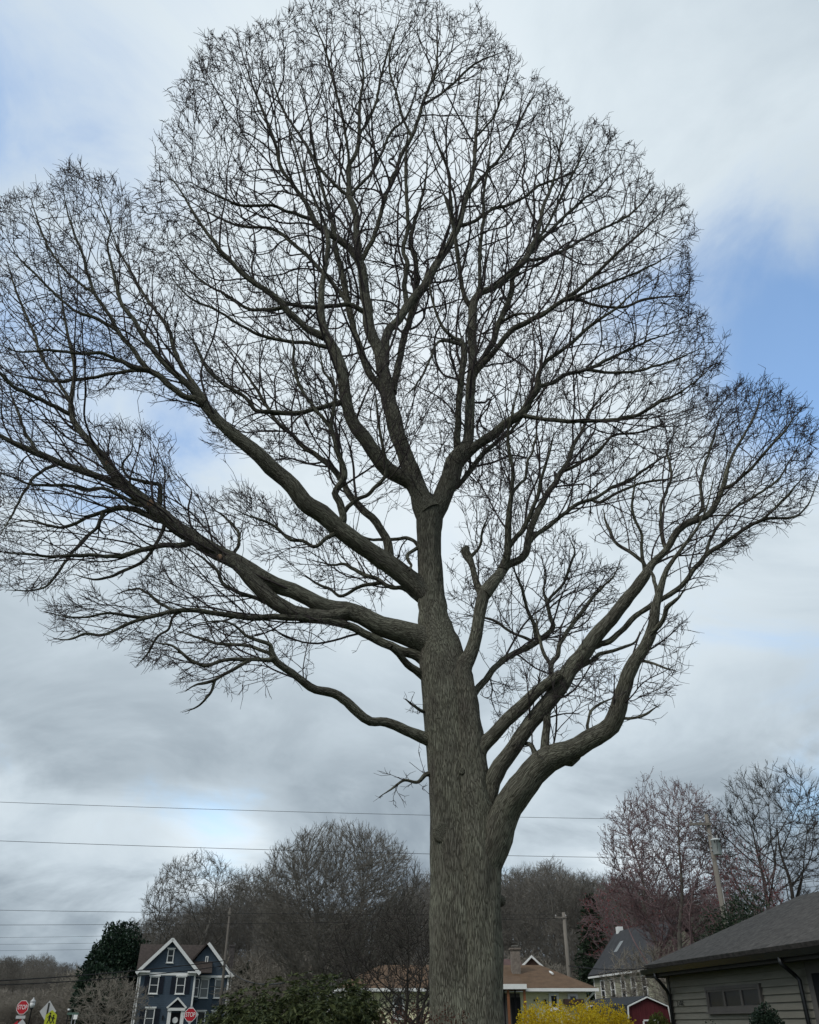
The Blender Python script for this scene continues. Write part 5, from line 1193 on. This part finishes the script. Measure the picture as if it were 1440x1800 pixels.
# local: x = inward, y = away from the camera; the long wall is x = 0, running to y = -13
GL = 13.0
MB().box(.02, 5.6, -GL, 0, 0, GE-.05).prism([(.02, GE-.05), (5.6, GE-.05), (2.8, GE+3.2)], -GL+.01, -.01).build('wall', M['sage'], GH)
m = MB(); z = .3
while z < GE-.1:
    m.add([(-.02, 0, z), (-.02, -GL, z), (.016, -GL, z+.14), (.016, 0, z+.14), (.02, 0, z), (.02, -GL, z)], [(0, 3, 2, 1), (4, 0, 1, 5)]); z += .14
m.build('siding', M['sage'], GH, kind='stuff')
g = MB().slab([(-.3, .3, GE), (-.3, -GL-.3, GE), (2.8, -GL-.3, GE+3.6), (2.8, .3, GE+3.6)][::-1], .14).slab([(5.9, .3, GE), (5.9, -GL-.3, GE), (2.8, -GL-.3, GE+3.6), (2.8, .3, GE+3.6)], .14)
grf = g.build('roof', M['slate'], GH)
MB().box(2.5, 3.0, -.9, -.35, GE+2.9, GE+4.05).build('chimney', M['white'], grf)
sl = MB().slab([(1.1, -2.9, GE+1.72), (1.1, -3.7, GE+1.72), (1.85, -3.7, GE+2.60), (1.85, -2.9, GE+2.60)][::-1], .10).build('skylight', M['glass_pale'], grf)
MB().box(-.42, -.28, -GL-.3, .3, GE-.16, GE-.02).build('gutter', M['white'], GH)
MB().box(-.03, .10, -.12, .03, 0, GE-.1).build('corner_board', M['white'], GH)
def side_window(root, y0, y1, z0, z1):
    f = MB(); w = .10
    f.box(-.08, .03, y0, y0+w, z0, z1).box(-.08, .03, y1-w, y1, z0, z1).box(-.078, .03, y0+w, y1-w, z0, z0+w).box(-.078, .03, y0+w, y1-w, z1-w, z1).box(-.06, .03, y0+w, y1-w, (z0+z1)/2-.03, (z0+z1)/2+.03)
    ww = f.build('window', M['white'], root)
    for a, b in ((z0+w, (z0+z1)/2-.03), ((z0+z1)/2+.03, z1-w)): MB().box(-.035, -.03, y0+w, y1-w, a, b).build('pane', M['glass'], ww)
for yy in (-2.2, -4.6, -7.0, -9.2, -11.4):
    side_window(GH, yy-.5, yy+.5, GE-2.0, GE-.35); side_window(GH, yy-.5, yy+.5, 1.0, 2.6)
MB().slab([(-1.9, -.6, 2.95), (-1.9, -9.0, 2.95), (.02, -9.0, 3.45), (.02, -.6, 3.45)][::-1], .12).build('porch_roof', M['slate'], GH)
MB().box(-1.98, -1.9, -9.05, -.55, 2.86, 2.98).build('porch_fascia', M['white'], GH)
for yy in (-.8, -4.8, -8.8): MB().box(-1.88, -1.78, yy-.05, yy+.05, 0, 2.9).build('porch_post', M['white'], GH)

# ---- red shed
SY = 55.0
SH = thing('garden_shed', (gx(1142, SY), SY, 0), axes_rz(), 'dark red gambrel garden shed with white trim and charcoal roof', 'shed')
hw = 1.24; zs, zp, ze = topz(1770, SY), topz(1754, SY), 1.5
prof = [(-hw, 0), (hw, 0), (hw, ze+.15), (hw*.94, zs), (0, zp), (-hw*.94, zs), (-hw, ze+.15)]
MB().prism(prof, 0, 5.8).build('wall', M['barn_red'], SH)
n = 9
for i in range(n):
    x0 = -hw+2*hw*i/n; x1 = -hw+2*hw*(i+1)/n; xm = max(abs(x0), abs(x1)); top = zs+(zp-zs)*(1-min(1, xm/(hw*.94)))-.03
    MB().box(x0+.006, x1-.006, -.02, -.002, .1, top if top > zs-.02 else zs-.1).build('board', M['barn_red'], SH)
sr = MB()
for s in (-1, 1):
    for (xa, za), (xb_, zb_) in (((hw+.07, ze+.05), (hw*.94+.04, zs+.04)), ((hw*.94+.04, zs+.04), (0, zp+.05))):
        q = [(s*xa, -.1, za), (s*xb_, -.1, zb_), (s*xb_, 5.9, zb_), (s*xa, 5.9, za)]
        sr.slab(q if s < 0 else q[::-1], -.05)
sr.build('roof', M['charcoal'], SH)
for a, b_ in (((-hw-.05, ze), (-hw*.94-.03, zs+.02)), ((-hw*.94-.03, zs+.02), (0, zp+.03)), ((0, zp+.03), (hw*.94+.03, zs+.02)), ((hw*.94+.03, zs+.02), (hw+.05, ze))):
    MB().bar((a[0], -.13, a[1]), (b_[0], -.13, b_[1]), .06, .07, (0, 1, 0)).build('trim', M['white'], SH)
dw = MB().box(-.30, .45, -.09, -.03, .2, 1.70).build('door', M['barn_red'], SH)
MB().box(-.34, .5, -.11, -.03, 1.75, 1.83).box(-.40, -.33, -.108, -.03, .2, 1.75).box(.46, .53, -.108, -.03, .2, 1.75).build('door_frame', M['white'], SH)
MB().box(-.25, .4, -.1, -.092, 1.25, 1.68).build('pane', M['black'], dw)

# ---- taupe house at the right
TE = 2.65
C0 = Vector(at_z(1135, 1704, TE)); C1 = Vector(at_z(1440, 1662, TE))
AL2 = (C1-C0).normalized(); IN2 = Vector((-AL2.y, AL2.x, 0))
TH = thing('taupe_house', (C0.x, C0.y, 0), math.atan2(IN2.y, IN2.x), 'low taupe house with lap siding, dark gutter and grey hip roof', 'house')
OV = 0.36
def tl(px, py, off=OV):            # picture point on the wall plane -> local (y, z); local y is minus the distance along the eave
    d = Vector(ray(px, py)); P0 = C0 + IN2*off; o_ = Vector((0, 0, CAMZ))
    t = (P0-o_).dot(IN2)/d.dot(IN2); P = o_ + d*t
    return -(P-C0).dot(AL2), P.z
ylen = 12.0; half = 2.55; RZ2 = TE + 1.18
MB().box(OV+.03, OV+5.0, -ylen+OV, -OV, 0, TE-.05).build('wall', M['taupe'], TH)
door_y = tl(1424, 1740)[0]
ex = .1185; k = 0; z = TE-.13-ex*21
while z < TE-.14:
    me = MB().add([(OV-.012, -OV, z), (OV-.012, door_y, z), (OV+.016, door_y, z+ex), (OV+.016, -OV, z+ex), (OV+.03, -OV, z), (OV+.03, door_y, z)], [(0, 1, 2, 3)[::-1], (4, 5, 1, 0)[::-1]])
    me.add([(OV-.012, -OV, z), (OV+.016, -OV, z+ex), (OV+.03, -OV, z+ex), (OV+.03, -OV, z)], [(0, 1, 2, 3)])
    me.build('siding_board', M['taupe'], TH); z += ex
MB().box(OV-.03, OV+.09, -OV-.005, -OV+.10, 0, TE-.1).build('corner_board', M['taupe_trim'], TH)
# roof: hip to the far side, ridge running towards the camera
E0 = (0, 0); rz_ = RZ2
hipc = [(0, 0, TE), (0, -ylen, TE), (half, -ylen, rz_), (half, -half, rz_)]
t_r = MB().slab(hipc[::-1], .08)
t_r.slab([(0, 0, TE), (half, -half, rz_), (2*half, 0, TE)][::-1], .08)
t_r.slab([(2*half, 0, TE), (half, -half, rz_), (half, -ylen, rz_), (2*half, -ylen, TE)][::-1], .08)
trf = t_r.build('roof', M['grey_shingle'], TH)
sg = MB(); rs = random.Random(4)
sl_len = math.hypot(half, rz_-TE); nx, nz = half/sl_len, (rz_-TE)/sl_len
c = 0; s = 0.0
while s < sl_len-.05:
    y = -s*nx - rs.random()*.3
    while y > -ylen:
        w = rs.uniform(.16, .34); t0 = rs.uniform(.008, .017); e_ = min(s+.15, sl_len); j = rs.uniform(-.012, .012)
        y2 = max(y-w+.006, -ylen)
        if y <= -s*nx*1.0:
            p = lambda d, yy, up: (d*nx - nz*up, yy, TE + d*nz + nx*up)
            s2 = max(s+j, 0)
            yb = min(y, -e_*nx)
            sg.add([p(s2, y, .002), p(s2, y2, .002), p(s2, y, t0), p(s2, y2, t0), p(e_, yb, .004), p(e_, y2, .004)], [(0, 2, 3, 1), (2, 4, 5, 3), (0, 4, 2), (1, 3, 5)])
        y -= w
    s += .128; c += 1
M['tab'] = leaf_material('shingle_tab', (0.030, 0.027, 0.025), (0.175, 0.158, 0.140), 0.95, 0.0)
sg.build('shingles', M['tab'], trf, kind='stuff')
rc = MB()
for i in range(40):
    y = -half - i*.24
    if y < -ylen: break
    rc.slab([(half-.13, y, rz_-.02), (half, y, rz_+.045), (half, y-.23, rz_+.03), (half-.13, y-.23, rz_-.03)], .012)
for i in range(15):
    a, b_ = i/15, (i+1)/15-.004
    pa = Vector((half*a, -half*a, TE+(rz_-TE)*a+.012)); pb = Vector((half*b_, -half*b_, TE+(rz_-TE)*b_+.026))
    rc.bar(pa, pb, .17, .02)
rc.build('ridge_caps', M['grey_shingle'], trf, kind='stuff')
MB().box(-.02, .02, -ylen, .02, TE-.17, TE-.085).build('fascia', M['soffit'], TH)
MB().box(.02, OV+.1, -ylen, -.02, TE-.15, TE-.12).build('soffit', M['soffit'], TH)
MB().box(.02, 5.0, -.02, .02, TE-.17, TE-.085).build('fascia', M['soffit'], TH)
MB().add([(-.13, .03, TE-.02), (-.13, -ylen, TE-.02), (-.10, -ylen, TE-.11), (-.022, -ylen, TE-.12), (-.022, .03, TE-.12), (-.10, .03, TE-.11), (-.12, .03, TE-.02), (-.12, -ylen, TE-.02), (-.09, -ylen, TE-.10), (-.09, .03, TE-.10), (-.022, .03, TE-.105), (-.022, -ylen, TE-.105)],
         [(0, 1, 2, 5)[::-1], (5, 2, 3, 4)[::-1], (6, 7, 8, 9), (9, 8, 11, 10), (0, 6, 9, 5), (5, 9, 10, 4), (0, 1, 7, 6)]).build('gutter', M['gutter'], TH)
y1 = tl(1152, 1712, -.07)[0]; yw = tl(1180, 1740)[0]
MB().tube([(-.07, y1, TE-.10), (-.07, y1, TE-.2), (-.02, y1-.05, TE-.26), (OV-.10, yw, TE-.43), (OV-.07, yw, TE-.53), (OV-.07, yw, .1)], .036, 8).build('downspout', M['gutter'], TH, True)
y2 = tl(1371, 1684, -.07)[0]; yw2 = tl(1410, 1712)[0]
MB().tube([(-.07, y2, TE-.10), (-.07, y2, TE-.2), (-.02, y2-.03, TE-.25), (OV-.12, yw2+.06, TE-.33), (OV-.07, yw2, TE-.42), (OV-.07, yw2, .1)], .036, 8).build('downspout', M['gutter'], TH, True)
# three-pane window
wa, zt = tl(1242, 1736); wb, _ = tl(1338, 1731); zb2 = tl(1249, 1779)[1]; zt = tl(1242, 1736)[1]
f = MB(); w = .055; X0, X1 = OV-.05, OV+.03
f.box(X0, X1, wb, wb+w, zb2, zt).box(X0, X1, wa-w, wa, zb2, zt).box(X0+.002, X1, wb+w, wa-w, zt-w, zt).box(X0+.002, X1, wb+w, wa-w, zb2, zb2+.055)
tw_ = f.build('window', M['taupe_trim'], TH)
n3 = (wa-wb-2*w)/3
for i in range(3):
    a = wb+w+n3*i; b_ = a+n3
    s_ = MB().box(X0+.012, X1, a, a+.035, zb2+.055, zt-w).box(X0+.012, X1, b_-.035, b_, zb2+.055, zt-w).box(X0+.014, X1, a+.035, b_-.035, zb2+.055, zb2+.085).box(X0+.014, X1, a+.035, b_-.035, zt-w-.035, zt-w)
    s_.build('sash', M['taupe_trim'], tw_)
    MB().box(OV-.018, OV-.012, a+.035, b_-.035, zb2+.085, zt-w-.035).build('pane', M['glass_dull'], tw_)
MB().box(X0-.03, X1, wb-.04, wa+.04, zb2-.04, zb2-.002).build('sill', M['taupe_trim'], tw_)
# door bay at the right edge
MB().box(OV-.01, OV+.03, door_y-.14, door_y-.002, 0, TE-.15).build('door_trim', M['taupe_trim'], TH)
MB().box(OV+.0, OV+.029, door_y-1.1, door_y-.14, 0, TE-.34).build('door', M['black'], TH)
MB().box(OV-.012, OV+.028, -ylen+OV, door_y-.142, TE-.338, TE-.15).build('header_board', M['taupe_trim'], TH)
# house number
def text_mesh(s, size, depth=0.004):
    cu = bpy.data.curves.new('lettering', 'FONT'); cu.body = s; cu.size = size; cu.extrude = depth; cu.align_x = 'CENTER'; cu.align_y = 'CENTER'
    to = bpy.data.objects.new('lettering', cu); COL.objects.link(to)
    dg = bpy.context.evaluated_depsgraph_get(); me = bpy.data.meshes.new_from_object(to.evaluated_get(dg))
    bpy.data.objects.remove(to, do_unlink=True); return me
ny, nz_ = tl(1198, 1764)
for i, ch_ in enumerate('2102'):
    o_ = link('house_number', text_mesh(ch_, .125), TH, M['black'])
    o_.matrix_local = Matrix.Translation((OV-.028, ny + .125 - i*.083, nz_)) @ Matrix(((0, 0, -1, 0), (-1, 0, 0, 0), (0, 1, 0, 0), (0, 0, 0, 1)))
# small white gable showing over the rhododendron
WG = thing('white_cottage', (gx(587, 92), 92, 0), R(12), 'small white gabled cottage peeping over the rhododendron', 'house')
zp = topz(1703, 92)
MB().box(-1.4, 1.4, 0, 4, 0, zp-2.0).prism([(-1.4, zp-2.0), (1.4, zp-2.0), (0.25, zp-.3), (-.25, zp-.3)], 0, 4).build('wall', M['white'], WG)
MB().slab([(-1.6, -.2, zp-2.2), (0, -.2, zp), (0, 4.2, zp), (-1.6, 4.2, zp-2.2)][::-1], .1).slab([(1.6, -.2, zp-2.2), (0, -.2, zp), (0, 4.2, zp), (1.6, 4.2, zp-2.2)], .1).build('roof', M['slate'], WG)
window(WG, -.35, .35, zp-2.6, zp-1.4, -.01, frame='white')
# ------------------------------------------------------------------ poles, wires, signs
M['pole'] = material('weathered_pole', (0.20, 0.18, 0.155), 0.9, 0.25, 2.0, 0.3, 30, stretch=(6, 6, .4))
M['pole_dark'] = material('dark_pole', (0.13, 0.115, 0.10), 0.9, 0.25, 2.0, 0.3, 30, stretch=(6, 6, .4))
M['steel'] = material('galvanised_steel', (0.42, 0.43, 0.44), 0.5, 0.12, 4, metal=.3)
M['tank'] = material('transformer_grey', (0.50, 0.53, 0.53), 0.5, 0.08, 3)
M['wire'] = material('wire_black', (0.02, 0.02, 0.022), 0.7, 0.1, 3)
M['red'] = material('stop_red', (0.42, 0.018, 0.03), 0.45, 0.08, 2)
M['sign_white'] = material('sign_white', (0.80, 0.80, 0.80), 0.5, 0.04, 2)
M['sign_back'] = material('sign_back', (0.46, 0.46, 0.46), 0.45, 0.10, 3, metal=.2)
M['lime'] = material('fluorescent_yellow_green', (0.44, 0.47, 0.03), 0.5, 0.06, 2)
M['sign_green'] = material('street_green', (0.10, 0.16, 0.13), 0.5, 0.1, 2)
M['porcelain'] = material('porcelain', (0.35, 0.33, 0.32), 0.3, 0.1, 3)

def pole(x, Y, top, r, label, arm=None, lean=0.0, arm_label=None):
    X = gx(x, Y); root = thing('utility_pole', (X, Y, ground_z(X, Y)), 0, label, 'pole', 'utility poles')
    MB().tube([(0, 0, -.2), (lean*.3, 0, top*.35), (lean, 0, top)], [r*1.25, r*1.1, r*.8], 12).build('shaft', M['pole'], root, True)
    return root
p3z = topz(1432, 50); X3 = at(1243, 1440, 50)[0]; base3 = X3
P3 = thing('utility_pole', (X3, 50, 0), 0, 'wooden utility pole carrying a grey transformer can behind the taupe house', 'pole')
MB().tube([(0, 0, -.2), (0, 0, 5), (0, 0, p3z)], [.17, .15, .115], 14).build('shaft', M['pole'], P3, True)
MB().tube([(.13, -.1, 0), (.12, -.09, 8.0)], .022, 6).build('conduit', M['sign_back'], P3)
MB().box(-1.1, .12, -.24, -.13, p3z-.62, p3z-.50).build('crossarm', M['pole'], P3)
MB().bar((-.6, -.16, p3z-.62), (-.05, -.16, p3z-1.15), .04, .04).build('arm_brace', M['sign_back'], P3)
for dx in (-1.0, -.45): MB().lathe([(.03, p3z-.5), (.07, p3z-.45), (.07, p3z-.38), (.04, p3z-.33)], 8, (dx, -.18)).build('insulator', M['porcelain'], P3)
zt3, zb3 = topz(1476, 49.6), topz(1503, 49.6)
tk = MB().lathe([(.20, zb3), (.235, zb3+.03), (.235, zt3-.06), (.26, zt3-.05), (.26, zt3), (.12, zt3+.07)], 18, (.12, -.40)).build('transformer', M['tank'], P3, True)
for dx in (-.12, .12): MB().lathe([(.03, zt3), (.05, zt3+.05), (.035, zt3+.12), (.05, zt3+.15), (.02, zt3+.24)], 8, (.12+dx, -.40)).build('bushing', M['porcelain'], tk)
for dx in (-.15, 0, .15): MB().lathe([(.02, zt3-.19), (.035, zt3-.12), (.02, zt3-.07)], 6, (.12+dx, -.64)).build('terminal', M['wire'], tk)
MB().tube([(.10, -.66, zt3-.15), (.08, -.67, (zt3+zb3)/2), (.0, -.50, zb3-.25)], .012, 5).build('lead', M['wire'], tk)
MB().box(-.10, .28, -.22, -.1, zb3+.25, zb3+.33).box(-.10, .28, -.221, -.1, zt3-.35, zt3-.27).build('bracket', M['sign_back'], P3)

P2 = thing('utility_pole', (gx(1008, 74.5), 74.5, 0), 0, 'plain pale utility pole rising behind the ranch house hip', 'pole')
h2 = topz(1604, 74.5)
MB().tube([(0, 0, -.2), (0, 0, h2)], [.19, .13], 12).build('shaft', M['pole'], P2, True)
MB().box(-.75, .2, -.19, -.11, h2-.43, h2-.34).build('crossarm', M['pole'], P2)
for dx in (-.68, .12): MB().lathe([(.03, h2-.34), (.06, h2-.28), (.04, h2-.18)], 8, (dx, -.15)).build('insulator', M['porcelain'], P2)
P1 = thing('utility_pole', (gx(384, 74.5), 74.5, 0), 0, 'slim utility pole standing in front of the blue house wing', 'pole')
h1 = topz(1596, 74.5)
MB().tube([(0, 0, -.2), (0, 0, h1)], [.15, .07], 12).build('shaft', M['pole_dark'], P1, True)
MB().box(-.12, .12, -.16, -.08, h1-.5, h1-.3).build('bracket', M['pole'], P1)

def wire(a, b, r, label, sag=0.3, extend=0.0, n=40):
    a, b = np.array(a, float), np.array(b, float); d = b-a
    a2 = a - d*extend; t = np.linspace(0, 1, n)[:, None]
    p = a2 + (b-a2)*t; p[:, 2] -= (4*sag*t*(1-t))[:, 0]
    o = p[0].copy(); m = MB().tube(p-o, r, 5)
    w = m.build('overhead_wire', M['wire'], None, True, label=label, cat='wire', group='overhead wires'); w.location = tuple(o); return w
c3 = np.array((X3, 50, 0))
wire(at(0, 1402, 43.7), c3 + np.array((-1.0, -.18, p3z-.33)), .011, 'uppermost thin overhead wire strung to the transformer pole crossarm', .25, .5)
wire(at(0, 1470, 44.5), c3 + np.array((-.05, -.16, topz(1511, 50))), .012, 'second overhead wire strung to the transformer pole below its crossarm', .25, .5)
wire(c3 + np.array((-1.0, -.18, p3z-.33)), c3 + np.array((24, 4, p3z-.2)), .013, 'overhead wire leading away from the transformer pole behind the taupe roof', .3)
wire(at(0, 1597, 70), (gx(1008, 74.5)-.68, 74.35, h2-.2), .014, 'upper overhead wire running along the road to the plain pale pole', .15, .4)
wire(at(0, 1622, 71), (gx(1008, 74.5)-.5, 74.3, h2-.45), .014, 'lower overhead wire running along the road to the plain pale pole', .2, .4)
for y, lab in ((1646, 'highest of the faint far wires above the far wooded slope'), (1658, 'middle one of the faint far wires above the far wooded slope'), (1669, 'lowest of the faint far wires above the far wooded slope')):
    wire(at(0, y+1, 150), at(215, y-1, 150), .017, lab, .1, .8)
wire(at(0, 1714, 62), (gx(384, 74.5), 74.4, topz(1689, 74.5)), .034, 'thick black cable crossing in front of the blue house gable', .35, .6)
wire(at(0, 1717, 62.2), (gx(384, 74.5), 74.4, topz(1698, 74.5)), .03, 'lower black cable drooping in front of the blue house', .5, .6)
wire((gx(384, 74.5), 74.4, topz(1695, 74.5)), at(500, 1728, 40), .03, 'black service cable drooping from the slim pole towards the rhododendron', .5)
wire((gx(1008, 74.5), 74.4, topz(1698, 74.5)), at(1150, 1702, 60), .03, 'dark cable crossing in front of the sage green house roof', .15)

def octagon(r): return [(r*math.cos(R(22.5+45*i)), r*math.sin(R(22.5+45*i))) for i in range(8)]
def plate(prof, y0, y1, cx=0, cz=0): return MB().prism([(cx+x, cz+z) for x, z in prof], y0, y1)
def on_sign(o, x, z, y): o.matrix_local = Matrix.Translation((x, y, z)) @ Matrix.Rotation(R(90), 4, 'X'); return o
def post(root, h, mat='steel', r=.028): return MB().tube([(0, 0, -.1), (0, 0, h)], r, 8).build('post', M[mat], root)
SQ = [(-.5, -.5), (.5, -.5), (.5, .5), (-.5, .5)]
def stop_sign(x, y, Y, size, rz, label):
    X = gx(x, Y); zc = topz(y, Y)
    s = thing('stop_sign', (X, Y, 0), rz, label, 'stop sign')
    post(s, zc-.15, 'red')
    w = plate(octagon(size/2/math.cos(R(22.5))), -.045, -.040, 0, zc).build('border', M['sign_white'], s)
    plate(octagon((size/2-.028)/math.cos(R(22.5))), -.050, -.0455, 0, zc).build('face', M['red'], s)
    t = link('lettering', text_mesh('STOP', size*.40, .002), s, M['sign_white']); on_sign(t, 0, zc, -.053); t.scale = (.86, 1.18, 1)
    return s, zc
s1, z1 = stop_sign(34, 1771, 65.2, .80, R(-6), 'red stop sign on a red post beside the white globe lamp')
plate([(-.33, -.09), (.33, -.09), (.33, .09), (-.33, .09)], -.04, -.03, 0, z1-.56).build('all_way_plate', M['sign_back'], s1)
plate([(-.30, 0), (0, -.28), (.28, 0), (0, .28)], -.06, -.035, .18, z1-.95).build('arrow_plate', M['sign_back'], s1)
plate([(-.02, 0), (.25, -.2), (.25, .2)], -.07, -.061, -.35, z1-.95).build('arrow_plate', M['red'], s1)
s2, z2 = stop_sign(333, 1784, 62.0, .74, R(2), 'red stop sign with a diamond plate behind it before the blue house door')
dm = MB().prism([(0, -.52), (.52, 0), (0, .52), (-.52, 0)], -.030, -.022); dmo = dm.build('diamond_plate', M['sign_back'], s2); dmo.location = (0, 0, z2)
# diamond sign seen from behind, with its own post in front
Yd = 56.0; zd = topz(1778, Yd)
ds = thing('warning_sign', (gx(79, Yd), Yd, 0), R(-14), 'diamond warning sign seen from its bare grey back', 'sign')
dd = MB().prism([(0, -.54), (.54, 0), (0, .54), (-.54, 0)], 0, .008).build('plate', M['sign_back'], ds); dd.location = (0, 0.03, zd)
MB().box(-.03, .03, -.03, .025, -.1, zd+.42).build('post', M['soffit'], ds)
# school crossing pentagon
Yp = 53.0; zp_ = topz(1789, Yp)
ps = thing('school_crossing_sign', (gx(87.5, Yp), Yp, 0), R(6), 'fluorescent yellow-green school crossing sign with black walking figures', 'sign')
post(ps, zp_-.2)
plate([(-.30, -.36), (.30, -.36), (.30, .12), (0, .36), (-.30, .12)], -.045, -.036, 0, zp_).build('face', M['lime'], ps)
def figure(cx, cz, s):
    m = MB(); y0, y1 = -.052, -.046
    m.prism([(cx+s*.05*math.cos(a*.785), cz+s*(.22+.05*math.sin(a*.785))) for a in range(8)], y0, y1)
    for k, (a, b, w) in enumerate((((0, .16), (-.01, -.04), .10), ((-.01, -.02), (.09, -.24), .05), ((-.01, -.02), (-.10, -.24), .05), ((0, .13), (.13, .02), .035), ((0, .13), (-.12, .03), .035))):
        m.bar((cx+s*a[0], (y0+y1)/2-.0005*k, cz+s*a[1]), (cx+s*b[0], (y0+y1)/2-.0005*k, cz+s*b[1]), s*w, .005, (0, 1, 0))
    return m
figure(-.06, zp_-.03, 1.0).build('figure', M['black'], ps)
figure(.13, zp_-.08, .8).build('figure', M['black'], ps)
# lamp post
Yl = 78.0; zl = topz(1764, Yl)
lp = thing('lamp_post', (gx(50, Yl), Yl, 0), 0, 'dark lamp post with a white lantern behind the stop sign', 'street lamp')
MB().lathe([(.12, -.1), (.10, .5), (.05, .6), (.045, zl-.45), (.12, zl-.38), (.14, zl-.30)], 12).build('post', M['black'], lp, True)
MB().lathe([(.13, zl-.30), (.20, zl-.1), (.19, zl+.10)], 12).build('lantern', M['sign_white'], lp, True)
MB().lathe([(.24, zl+.10), (.20, zl+.16), (.06, zl+.32), (.03, zl+.42)], 12).build('lantern_cap', M['sign_back'], lp, True)
# street name sign and small white sign
Yn = 66.0
sn = thing('street_name_sign', (gx(125, Yn), Yn, 0), R(4), 'faded green street name blade on a thin post by the brush', 'sign')
post(sn, topz(1783, Yn)); MB().box(-.38, .38, -.02, .0, topz(1784, Yn), topz(1780, Yn)).build('blade', M['sign_green'], sn)
ws = thing('parking_sign', (gx(131, 63), 63, 0), R(-20), 'small white rectangular sign beside the street name blade', 'sign')
post(ws, topz(1789, 63)); MB().box(-.15, .15, -.045, -.035, topz(1792, 63), topz(1784, 63)).build('face', M['sign_white'], ws)
fl = thing('far_lamp', (gx(116.5, 100), 100, 0), 0, 'tiny far white lamp above the street name blade', 'street lamp')
MB().tube([(0, 0, -.1), (0, 0, topz(1777, 100))], .05, 8).build('post', M['black'], fl)
MB().lathe([(.05, topz(1777, 100)), (.14, topz(1776, 100)), (.12, topz(1773, 100))], 10).build('lantern', M['sign_white'], fl)
